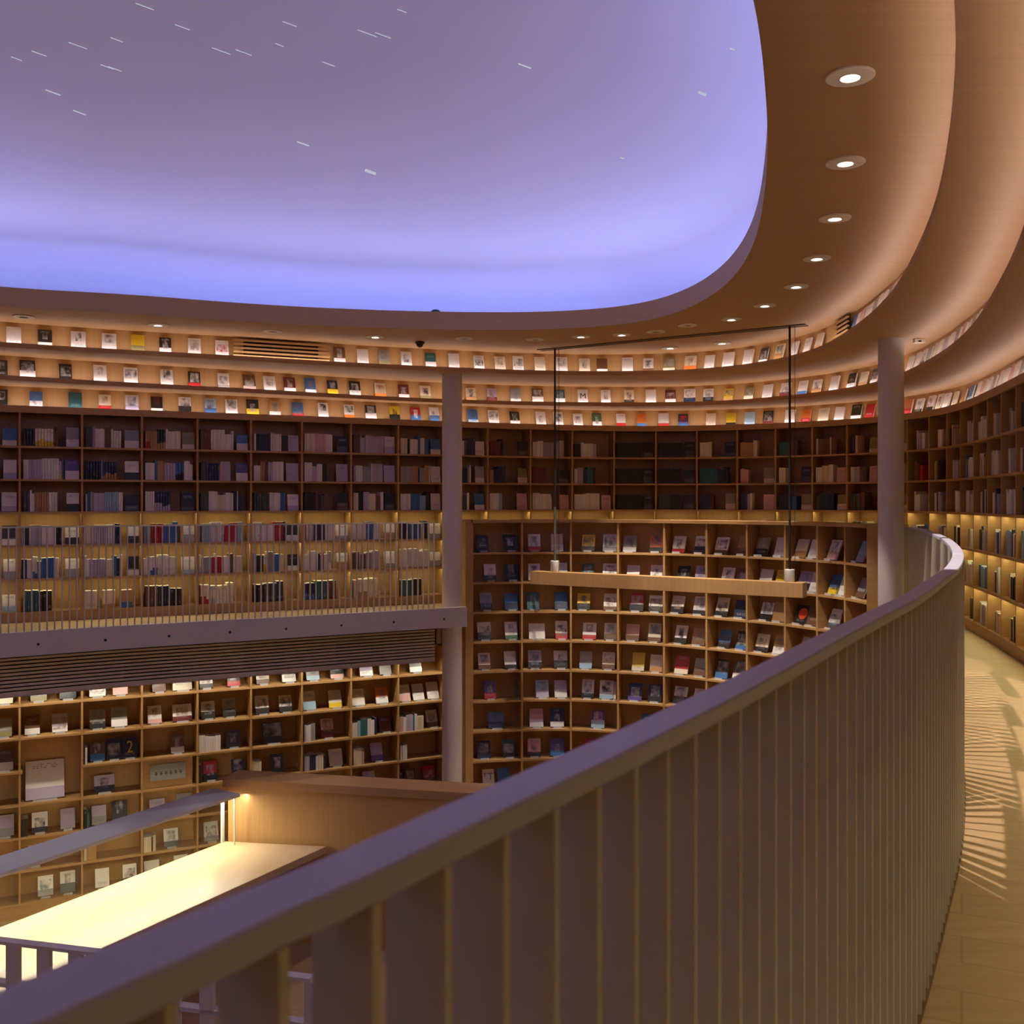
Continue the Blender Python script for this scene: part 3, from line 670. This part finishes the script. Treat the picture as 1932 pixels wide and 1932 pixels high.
# curved bookcase: books on clear stands
CURV = ['911ki 963kki 1008wri 1051cw 1110yki 1151wgi 1188gwi 1238oki 1281wri 1322wki 1361wBi 1402sBi 1437Oki 1473w 1511cs 1537w 1570wpi 1623lL',
        '925wki 969ki 1008wi 1063w 1109tri 1152wi 1194wp 1238wbi 1289kOi 1322Lmi 1372wki 1399Bsi 1443w 1474yw 1516Lki 1536w 1573byi 1591w 1619gB',
        '917gki 969bn 1006ti 1061bn 1101yki 1153wBi 1201rki 1237wki 1276wki 1320wki 1361cki 1398n 1446wki 1471s 1510ko 1523B 1537b 1573wdi',
        '914wki 969wGi 1013w 1061wri 1112wri 1153wBi 1193pB 1235cBi 1284wki 1318sBi 1366bki 1400kbi 1436cki 1470swi 1520Lw',
        '914cBi 963wk 1009Lki 1060wki 1105gl 1148cBi 1204yc 1238cs 1286rc 1322gB 1361kbi 1395dwi 1450w',
        '925uri 979G 1023lLi 1058Lw 1109wki 1144wlki 1160c 1198nui 1236nki 1283wki 1320wp',
        '936bni 1012pw 1051nwi 1128ulpi 1221tl', '913ni 960tki 1008pki 1051ubi 1113rki', '922wbi 951bl']  # second colours are partly print, partly the lit lower half painted on
def fit(p, posts, w, depth, used):
    """move a book within its own bay so that it clears the uprights and its neighbour"""
    best = None
    for k in range(len(posts) - 1):
        A, B = posts[k], posts[k + 1]; d = B - A; L = np.linalg.norm(d); d = d / L; t = (p - A) @ d; e = max(0, -t, t - L)
        if best is None or e < best[0]: best = (e, k, A, d, L, t)
    e, k, A, d, L, t = best; lo = used.get(k, .03) + w / 2 + .006; hi = L - .03 - w / 2
    t = min(max(t, lo), max(hi, lo)); ok = t <= hi + .012
    if ok: used[k] = t + w / 2
    n = np.array((-d[1], d[0])); n = n if n @ (A - MID) > 0 else -n
    return k, A + d * t + n * depth, n, ok
def upx(p): return CX + F * p[0] / p[1]
cols_x = [upx(p) for p in BK]
BB = off(BOOKC, .12, False)
def standed(name, p, n, z, w, h, t, cols, pic, lab, group, slab):
    o = faceout(name, p + n * .0, n, z + .004, w, h, t, 23, cols, pic, lab, group)
    s_ = bpy.data.objects.new('book_stand', STAND); C.objects.link(s_); s_.location = (float(p[0]), float(p[1]), z + .0005); s_.rotation_euler = (0, 0, math.atan2(-n[0], n[1]))
    s_.scale = (w * .62, 1, 1); tag(s_, slab, 'book stand', 'clear book stands'); return o
for r, toks in enumerate(CURV):
    z = BZ[r + 1]; cnt = {}; used = {}
    for x, cols, pic in parse(toks):
        h = hit(BB, x, False)
        if h is None: continue
        slim = x in (979, 1160)
        W = .03 if slim else (.205 if x in (936, 1013) else rb.uniform(.15, .178)); H = rb.uniform(.215, .24) if W < .18 else .205
        bay, q, n, ok = fit(h[0], BK, W, .115, used)
        if not ok: continue
        cnt[bay] = cnt.get(bay, 0) + 1
        place = '%s in row %s of bay %s, curved bookcase' % (ORD[cnt[bay] - 1], 'one two three four five six seven eight nine'.split()[r], 'one two three four five six seven eight nine ten'.split()[bay])
        lab = '%s book, %s' % (desc(cols, pic), place)
        if (r, x) == (8, 922): lab = 'white book lettered Y T in blue, low in the curved bookcase by the column'; cols, pic = 'w', False
        if (r, x) == (2, 1510): lab = 'black book with an orange disc in the curved bookcase below the hanging lamp'; cols, pic = 'k', False
        o = standed('propped_book', q, n, z, W, H, rb.uniform(.01, .022), cols, pic, lab, 'books propped in the curved bookcase', 'clear stand under the book %s' % place)
        if (r, x) == (8, 922): letter('Y', o, .085, -.3, .55, '3a5f9f'); letter('T', o, .12, .18, .42, '3a66b0')
        if (r, x) == (2, 1510):
            m = MB(); m.quad([(.1 + .36 * math.cos(a), -1 - .06, .55 + .30 * math.sin(a)) for a in np.linspace(0, math.tau, 28, endpoint=False)]); g = m.build('orange_disc', plain('orange_ink', lin('d9502a'), .45)); g.parent = o

# lower storey shelves
LOWB = {1: '10c 73gOi 128Gk 184wi 227p 300pB 344Bci 389wki 441kri 496cBi 545kwi 590gli 636kpi 691Lw 727g 784gw',
        2: '8gO 61Bw 113Lwi 184gki 225gw 292wpi 344wmi 393wki 433gki 495wki 539wki 584wlb 633wyl 676cw 721owi 761wp 790w 818w',
        3: '10Bw 184Bbi 215ki 240k 335Bwi 440di 515ki 618pmi 727m 816cBi 290ms',
        4: '197Lki 397rki 450ni 524ki 634c 712Lu', 5: '10Lg 75wki 128L 187Lg 226ki 297L 348g 600ki 698Lp 775mri 810rmi',
        6: '67pri 323wki 399wgi', 7: '86wgi 128wki 193w 245wBi 287wg 342wli'}
WB = off(WALL, .12)
LX = GBAY[3:14]
for r, toks in LOWB.items():
    z = LZ[r]; cnt = {}; used = {}
    for x, cols, pic in parse(toks):
        h = hit(WB, x)
        W, H = rb.uniform(.15, .175), rb.uniform(.205, .24)
        if x in (344, 197): W = .22; H = .19 if x == 197 else .2
        if (r, x) == (3, 515): W, H = .25, .26
        if (r, x) == (3, 240): W = .17
        bay, q, n, ok = fit(h[0], [g[0] for g in LPOS], W, .12, used)
        if not ok: continue
        bay = max(bay - 2, 0); cnt[bay] = cnt.get(bay, 0) + 1
        place = '%s propped in row %s of bay %s, lower wall shelves' % (ORD[cnt[bay] - 1], 'nought one two three four five six seven'.split()[r], 'one two three four five six seven eight nine ten eleven'.split()[bay])
        lab = '%s book, %s' % (desc(cols, pic), place)
        if (r, x) == (3, 240): lab = 'black book with a big yellow figure 2 on the lower wall shelves'; pic = False
        o = standed('propped_book', q, n, z, W, H, rb.uniform(.012, .03), cols, pic, lab, 'books propped on the lower wall shelves', 'clear stand under the book %s' % place.replace(' propped', ''))
        if (r, x) == (3, 240): letter('2', o, .2, .02, .25, 'e0bf2a', .75)
h = hit(WB, 85)
standed('propped_book', h[0], h[1] / np.linalg.norm(h[1]), LZ[4], .40, .43, .03, 'wL', False, 'very large white book standing in the double height cubby of the lower shelves', 'books propped on the lower wall shelves', 'wide clear stand under the very large white book')
# grey sign board in the lower shelves
h = hit(off(WALL, .03), 317); n = h[1] / np.linalg.norm(h[1]); d = np.array((-n[1], n[0])); d = d if d[0] > 0 else -d
t = thing('shelf_sign', 'grey lettered sign board set across a cubby of the lower shelves', 'sign', (*h[0], LZ[4]))
m = MB(); m.box((*(h[0] - d * .2), LZ[4] + .09), (*(d * .40), 0), (*(n * .01), 0), (0, 0, .19)); m.build('board', M['sign'], t)
m = MB(); m.box((*(h[0] - d * .28 + n * .03), LZ[4] + .001), (*(d * .56), 0), (*(n * .012), 0), (0, 0, .33)); m.build('back_panel', M['shelf'], t)
for k in range(6):
    q = h[0] - d * (.15 - .055 * k) - n * .002; zz = LZ[4] + .165
    m = MB(); m.box((*q, zz), (*(d * .036), 0), (*(n * .002), 0), (0, 0, .006)); m.box((*(q + d * .015), zz - .018), (*(d * .006), 0), (*(n * .002), 0), (0, 0, .045)); m.box((*q, zz + .02), (*(d * .03), 0), (*(n * .002), 0), (0, 0, .005)); m.build('lettering', M['dark'], t)

# spines: planned first, the 300 that show largest become books of their own
rs = random.Random(23); cand = []
PALS = {'mix': 'wwwwwwLLLccgnBpdkbs', 'white': 'wwwwwwwwLc', 'black': 'kkkkkkkd', 'lit': 'wwwwwLLggclnbkrB', 'tan': 'ssccsc', 'warm': 'wcpmBrswc', 'cool': 'wwlgLnnbwtk', 'dark': 'knkdmBtn', 'pages': 'ccwcc'}
def fill(pos, b, z, rowname, casename, bayname, pal, frac=.92, hmin=.19, hmax=.245, face=None, setlen=(1, 6), tk=(.012, .032), start=.02, face_side=True):
    A, B = pos[b][0], pos[b + 1][0]; d = B - A; L = np.linalg.norm(d); d = d / L; n = (pos[b][1] + pos[b + 1][1]) / 2; n = n / np.linalg.norm(n)
    x = .018 + start; lim = L * frac - .02; k = 0
    fw = rs.uniform(.13, .155) if face else 0
    while True:
        t = rs.uniform(*tk); hh = rs.uniform(hmin, hmax); c = rs.choice(PALS[pal]); run = rs.randint(*setlen); two = rs.random() < .35
        c2 = rs.choice('wkrnybsL') if two else ''
        for _ in range(run):
            if x + t > lim - fw - .012: break
            hq = hh + rs.uniform(-.003, .003)
            cand.append(dict(p=A + d * (x + t / 2) + n * (.03 + rs.uniform(0, .008)), n=n, z=z, t=t * .96, h=hq, c=c + c2, k=k, row=rowname, case=casename, bay=bayname)); x += t; k += 1
        else: continue
        break
    if face:
        cand.append(dict(p=A + d * (L - .03 - fw / 2) + n * .05, n=n, z=z, t=fw, h=rs.uniform(.19, .225), c=face, k=k, row=rowname, case=casename, bay=bayname, face=True))
NB = len(GPOS) - 1
BAYN = 'zero one two three four five six seven eight nine ten eleven twelve thirteen fourteen fifteen sixteen seventeen eighteen nineteen twenty twenty-one twenty-two twenty-three twenty-four twenty-five twenty-six twenty-seven twenty-eight twenty-nine thirty thirty-one thirty-two thirty-three thirty-four thirty-five thirty-six thirty-seven thirty-eight thirty-nine forty forty-one forty-two forty-three forty-four forty-five forty-six forty-seven forty-eight forty-nine'.split()
for r, (zr, rn) in enumerate(zip(GZ, ('top dark row', 'middle dark row', 'bottom dark row', 'upper lit row', 'middle lit row', 'lower lit row'))):
    for b in range(NB):
        bx = b - 1; bn = BAYN[max(bx, 0)]
        if r < 3:
            if b < 12:
                pal = rs.choice(('mix', 'mix', 'white', 'cool', 'mix')); face = rs.choice(('wk', 'L', 'bw', 'kd', 'wL', 'gw', 'uw', 'w', 'Oc', None))
                if (b, r) == (8, 2): pal, face = 'dark', 'kB'
                fill(GPOS, b, zr, rn, 'gallery', bn, pal, rs.choice((.98, .98, .9)), face=face)
            elif b in (15, 16): fill(GPOS, b, zr, rn, 'gallery', bn, 'black', .95, .2, .215, face='kd', setlen=(9, 14), tk=(.016, .02))
            elif b < 23:
                pal = rs.choice(('warm', 'mix', 'tan', 'cool', 'dark')); fill(GPOS, b, zr, rn, 'gallery', bn, pal, rs.uniform(.6, .97), .18, .235, face=rs.choice((None, None, 'p', 'kd', 'Oc')), setlen=(2, 9))
            else: fill(GPOS, b, zr, rn, 'gallery', bn, rs.choice(('warm', 'mix', 'cool', 'white')), rs.uniform(.5, .95), .18, .24, start=rs.uniform(0, .2), setlen=(1, 4))
        elif b < 12 or b >= 22:
            if r < 5:
                fill(GPOS, b, zr, rn, 'gallery', bn, rs.choice(('lit', 'white', 'lit', 'mix')), rs.uniform(.9, .98) if b < 12 else rs.uniform(.6, .95), face=rs.choice(('wg', 'wk', 'kw', 'wl', 'ws', None)) if b < 12 else None, start=0 if b < 12 else rs.uniform(.02, .2))
            else:
                if b == 4: 
                    for q in range(3): fill(GPOS, b, zr, rn, 'gallery', bn, 'tan', .33 + .3 * q, .2, .21, tk=(.13, .14), setlen=(1, 1), start=.19 * q + .01)
                elif b < 12: fill(GPOS, b, zr, rn, 'gallery', bn, ('cool', 'cool', 'dark', 'dark', 'tan', 'dark', 'pages', 'dark', 'dark', 'pages', 'dark', 'cool')[b], rs.uniform(.6, .95), .2, .25, tk=(.03, .06), setlen=(2, 5), face='wl' if b == 2 else None)
                else: fill(GPOS, b, zr, rn, 'gallery', bn, 'mix', rs.uniform(.5, .8), .18, .23, start=rs.uniform(.1, .3))
        else:
            if r == 3 and rs.random() < .8: fill(GPOS, b, zr, rn, 'gallery', bn, 'mix', rs.uniform(.5, .9), .2, .24, start=rs.uniform(0, .25))
for r, b, pal, s0_, fr in ((3, 5, 'white', 0, .5), (3, 7, 'cool', .02, .35), (3, 8, 'cool', 0, .62), (3, 9, 'mix', 0, .66), (4, 7, 'mix', .02, .55), (4, 8, 'warm', .02, .36), (4, 9, 'white', .02, .26), (4, 6, 'pages', .0, .26),
                           (3, 4, 'mix', 0, .1), (4, 5, 'dark', 0, .15), (4, 3, 'dark', 0, .12), (3, 3, 'cool', 0, .14), (5, 2, 'dark', 0, .18), (5, 3, 'dark', 0, .2), (5, 9, 'mix', 0, .2), (5, 8, 'warm', 0, .2), (6, 2, 'white', 0, .14), (7, 2, 'white', 0, .1), (7, 3, 'cool', 0, .1), (4, 2, 'cool', 0, .1), (6, 3, 'tan', 0, .3), (6, 4, 'warm', 0, .3)):
    fill(LPOS, b + 1 if b + 1 < 12 else 11, LZ[r], 'row ' + 'nought one two three four five six seven'.split()[r], 'lower', BAYN[b], pal, fr, .17, .225, start=s0_, setlen=(1, 4))
for c in cand:
    p = c['p']; d = np.array((-c['n'][1], c['n'][0])); a_, b_ = p - d * c['t'] / 2, p + d * c['t'] / 2
    xs = [CX + F * q[0] / max(q[1], .3) for q in (a_, b_)]; ymid = CY - F * (c['z'] + .1 - EYE) / p[1]
    vis = -8 < sum(xs) / 2 < 1938 and p[1] > 5
    if 836 < sum(xs) / 2 < 869 or 1660 < sum(xs) / 2 < 1702: vis = False
    if c['case'] == 'gallery' and c['z'] < 1.0 and 875 < sum(xs) / 2 < 1806: vis = False
    c['area'] = abs(xs[1] - xs[0]) * c['h'] * F / p[1] if vis else 0
cand.sort(key=lambda c: -c['area'])
for c in cand[:300]:
    yaw = math.atan2(-c['n'][0], c['n'][1])
    sp = c['case'] == 'lower'
    lab = '%s %s, %s in %s, bay %s, %s' % (desc(c['c'], 0), 'book face-out' if c.get('face') else 'spine', ORD[min(c['k'], 34)], c['row'], c['bay'], 'lower shelves' if sp else 'gallery wall')
    if c.get('face'):
        o = bpy.data.objects.new('shelved_book', COVER); o.scale = (c['t'], .025, c['h']); o.rotation_euler = (-math.radians(6), 0, yaw); g = bpy.data.objects.new('page_block', PAGES); C.objects.link(g); g.parent = o
        c['p'] = c['p'] + c['n'] * .03
    else:
        o = bpy.data.objects.new('shelved_book', SPINE); o.scale = (c['t'], .15, c['h']); o.rotation_euler = (0, 0, yaw)
    C.objects.link(o); o.location = (float(c['p'][0]), float(c['p'][1]), c['z'] + .001); tag(o, lab, 'book', 'books standing on the wall shelves'); inks(o, c['c'], False, rs)
mv, mf, mc = [], [], []
for c in cand[300:]:
    n = c['n']; d = np.array((n[1], -n[0])); p = c['p']; D = .025 if c.get('face') else .15; i = len(mv)
    for z in (c['z'] + .001, c['z'] + c['h']):
        for dx, dy in ((-.5, 0), (.5, 0), (.5, 1), (-.5, 1)): q = p + d * c['t'] * dx + n * D * dy; mv.append((q[0], q[1], z))
    k = lin(PAL[c['c'][0]]); j = rs.uniform(.85, 1.05); col = (k[0] * j, k[1] * j, k[2] * j, 1); pg = (.7, .66, .58, 1)
    for f_, cc in (((0, 1, 5, 4), col), ((1, 2, 6, 5), col), ((3, 0, 4, 7), col), ((4, 5, 6, 7), pg), ((2, 3, 7, 6), pg)): mf.append(tuple(i + q for q in f_)); mc.append(cc)
me = bpy.data.meshes.new('shelved_books'); me.from_pydata(mv, [], mf); me.materials.append(M['spines'])
at_ = me.color_attributes.new('spine_colour', 'FLOAT_COLOR', 'CORNER')
buf = np.repeat(np.array(mc, np.float32), 4, 0).ravel(); at_.data.foreach_set('color', buf)
o = bpy.data.objects.new('shelved_books', me); C.objects.link(o); tag(o, 'remaining tightly packed book spines filling the gallery and lower wall shelves', 'books', kind='stuff')

# ------------------------------------------------------------------ lower level: lit desk, hood, partition, white rack
ZD = -2.25
g0, g1 = np.array((-3.04, 10.67)), np.array((-4.33, 8.51)); fr_, nr = np.array((-1.94, 10.51)), np.array((-3.26, 8.08))
u = (g1 - g0) / np.linalg.norm(g1 - g0); g2 = g1 + u * 2.6; nr2 = nr + u * 2.6
dk = thing('reading_desk', 'long oak desk top glowing under a warm lamp hood below the gallery', 'desk', (*((g1 + nr) / 2), LOWER))
def slab(m, poly, z0, z1, mi=0):
    n = len(poly); m.quad([(*p, z1) for p in poly], mi); m.quad([(*p, z0) for p in poly][::-1], mi)
    for i in range(n): j = (i + 1) % n; m.quad([(*poly[i], z0), (*poly[j], z0), (*poly[j], z1), (*poly[i], z1)], mi)
m = MB(); slab(m, [g0, fr_, nr2, g2], ZD - .075, ZD); o = m.build('desk_top', M['desk'], dk); mod = o.modifiers.new('soft_edges', 'BEVEL'); mod.width = .004; mod.segments = 2
ins = np.array((.18, -.1))
m = MB(); slab(m, [g0 + u * .05, g0 + u * .05 + (fr_ - g0) * .6, g2 - u * .1 + (nr2 - g2) * .6, g2 - u * .1], LOWER, ZD - .075); m.build('base_cabinet', M['panel'], dk)
hd = thing('lamp_hood', 'flat lilac grey lamp hood on glass along the back of the lit desk', 'lamp', (*((g0 + g1) / 2), ZD))
zh = -1.72; w = np.array((u[1], -u[0])); w = w if np.dot(w, np.array((-1, .5))) > 0 else -w
c0, c1 = g0 - u * .02 + w * .0, g2
m = MB(); slab(m, [c0 + w * .2, c0 - w * .2, c1 - w * .2, c1 + w * .2], zh - .035, zh); o = m.build('hood', M['rail'], hd); mod = o.modifiers.new('soft_edges', 'BEVEL'); mod.width = .004; mod.segments = 2
m = MB(); slab(m, [g0 + u * .06 - w * .09, g0 + u * .06 - w * .13, c1 - w * .13, c1 - w * .09], zh - .042, zh - .036); m.build('light_strip', M['led_desk'], hd)
m = MB(); slab(m, [g0 + u * .06 + w * .09, g0 + u * .06 + w * .14, c1 + w * .14, c1 + w * .09], zh - .042, zh - .036); m.build('light_strip', M['added_rear'], hd)  # strip added at the back of the hood to brighten the shelves beyond
m = MB(); slab(m, [g0 + u * .06 + w * .004, g0 + u * .06 - w * .004, c1 - w * .004, c1 + w * .004], ZD, zh - .036); m.build('glass_pane', M['glass'], hd)
for s_ in (.02, 4.9):
    q = g0 + u * s_ - w * .0
    m = MB(); slab(m, [q + w * .012, q - w * .012, q - w * .012 + u * .03, q + w * .012 + u * .03], ZD, zh - .036); m.build('post', M['white'], hd)
q = g0 + u * .03 - w * .17
m = MB(); m.lathe((*q, ZD), [(0, 0), (.008, 0), (.008, zh - .036 - ZD), (0, zh - .036 - ZD)], 12); m.build('thin_post', M['white'], hd)
for q0 in (.4, 1.6, 2.8, 4.0):
    q = g0 + u * q0 - w * .16
    l = bpy.data.lights.new('hood_light', 'AREA'); l.energy = 5; l.shape = 'RECTANGLE'; l.size = .02; l.size_y = 1.1; l.color = (1, .9, .72)
    o = bpy.data.objects.new('hood_light', l); C.objects.link(o); o.location = (*q, zh - .045); o.rotation_euler = (0, 0, math.atan2(u[1], u[0]) - math.pi / 2)
# partition with a broad capping
pa = thing('partition', 'low oak partition with a broad capping at the end of the lit desk', 'partition', (-1.8, 10.6, LOWER))
p0, p1 = np.array((-3.07, 10.745)), np.array((1.0, 9.94)); dv = (p1 - p0) / np.linalg.norm(p1 - p0); nv = np.array((-dv[1], dv[0])); nv = nv if nv[1] > 0 else -nv
m = MB(); slab(m, [p0 + dv * .03 + nv * .03, p1 + nv * .03, p1 + nv * .33, p0 + dv * .03 + nv * .33], LOWER, -1.70); m.build('panel', M['panel'], pa)
m = MB(); slab(m, [p0 - dv * .02, p1, p1 + nv * .37, p0 - dv * .02 + nv * .37], -1.70, -1.61); o = m.build('capping', M['oak'], pa); mod = o.modifiers.new('soft_edges', 'BEVEL'); mod.width = .004; mod.segments = 2
# white slatted rack
zk = -1.30; a, b = np.array((-3.1, 6.1)), np.array((-1.17, 5.63)); dv = (b - a) / np.linalg.norm(b - a); nv = np.array((-dv[1], dv[0])); a = a - dv * .9
L = np.linalg.norm(b - a) + .06
rk = thing('slatted_rack', 'white open rack of flat uprights standing in front of the lit desk', 'rack', (*a, LOWER))
for z, tt in ((zk, .02), (zk - .25, .025), (zk - .5, .025), (zk - .75, .025), (zk - 1.25, .025), (LOWER + .1, .03)):
    m = MB(); m.box((*(a - nv * .03), z - tt), (*(dv * L), 0), (*(nv * .06), 0), (0, 0, tt)); m.build('rail', M['white'], rk)
k = 0
while k * .216 + .02 < L:
    q = a + dv * (k * .216 + .1)
    m = MB(); m.box((*(q - nv * .03), LOWER), (*(dv * .088), 0), (*(nv * .03), 0), (0, 0, zk - .02 - LOWER)); m.build('upright', M['white'], rk); k += 1
# open magazine on the desk
q = np.array((-3.93, 7.62)); t = thing('open_magazine', 'open white magazine lying on the bright desk behind the white rack', 'magazine', (*q, ZD))
for sgn, nm in ((-1, 'left_page'), (1, 'right_page')):
    m = MB()
    for i in range(8):
        x0, x1 = sgn * .02 * i, sgn * .02 * (i + 1); f = lambda x: ZD + .004 + .035 * math.exp(-abs(x) * 22) * (abs(x) * 25 + .2) * .6
        m.quad([(q[0] + x0, q[1] - .11, f(x0)), (q[0] + x1, q[1] - .11, f(x1)), (q[0] + x1, q[1] + .11, f(x1)), (q[0] + x0, q[1] + .11, f(x0))])
        m.quad([(q[0] + x0, q[1] - .11, ZD + .001), (q[0] + x1, q[1] - .11, ZD + .001), (q[0] + x1, q[1] - .11, f(x1)), (q[0] + x0, q[1] - .11, f(x0))])
    m.build('page', M['pages'], t)

# ------------------------------------------------------------------ lights
for b in range(2, 12):                                               # wall washers under the walkway
    A, B = GPOS[b], GPOS[b + 1]; n = (A[1] + B[1]) / 2
    for uu in (.28, .74):
        p = A[0] * (1 - uu) + B[0] * uu - n * .24
        m = MB(); m.lathe((float(p[0]), float(p[1]), -.49), [(.03, 0), (.035, .02), (.035, .25), (.008, .26), (.008, .37), (0, .37)], 14); m.build('spot_can', M['paint'], wk, smooth=True)
        spot('wall_washer', (float(p[0]), float(p[1]), -.50), (float(p[0] + n[0] * .22), float(p[1] + n[1] * .22), -1.6), 9, 95, .5, (1, .88, .72), .02)
for k in range(6):                                                   # downlights added round the ring, out of the frame, to fill the lower hall
    th = math.radians(128 + 17 * k); i = int(np.argmin(np.abs(ANG - (th if th <= math.pi else th - math.tau)))); p = radial(OPEN)[i] * .5 + radial(LIPA)[i] * .5
    t = thing('downlight', 'glowing ceiling downlight round the ring above the unseen side of the hall', 'downlight', (float(p[0]), float(p[1]), ZR), 'ceiling downlights')
    for nm, me in (('trim_ring', DM[0]), ('reflector', DM[1]), ('lamp_lens', DM[2])):
        o = bpy.data.objects.new(nm, me); C.objects.link(o); o.parent = t
    c = MID + (p - MID) * .7
    spot('downlight_beam', (float(p[0]), float(p[1]), ZR - .02), (float(c[0]), float(c[1]), LOWER), 200, 46, .4, (1, .9, .78))
w_ = bpy.data.worlds.new('dim_air'); SC.world = w_; w_.use_nodes = True
w_.node_tree.nodes['Background'].inputs[0].default_value = (.02, .018, .02, 1); w_.node_tree.nodes['Background'].inputs[1].default_value = 1

# ------------------------------------------------------------------ camera and view
cam = bpy.data.cameras.new('camera'); co = bpy.data.objects.new('camera', cam); C.objects.link(co); SC.camera = co
co.location = (0, 0, EYE); co.rotation_euler = (math.pi / 2, 0, 0)
cam.sensor_width = 36; cam.lens = 36 * F / 1932; cam.shift_y = (CY - CX) / 1932; cam.clip_start = .05; cam.clip_end = 60
cam.dof.use_dof = True; cam.dof.focus_distance = 11; cam.dof.aperture_fstop = 8
SC.view_settings.view_transform = 'Standard'; SC.view_settings.look = 'None'; SC.view_settings.gamma = 1; SC.view_settings.exposure = 0; SC.view_settings.use_curve_mapping = False
cy = SC.cycles; cy.use_denoising = True; cy.max_bounces = 7; cy.diffuse_bounces = 5; cy.glossy_bounces = 3; cy.transparent_max_bounces = 12
cy.sample_clamp_indirect = 4; cy.caustics_reflective = False; cy.caustics_refractive = False; cy.use_light_tree = True; cy.use_adaptive_sampling = True; cy.adaptive_threshold = .02
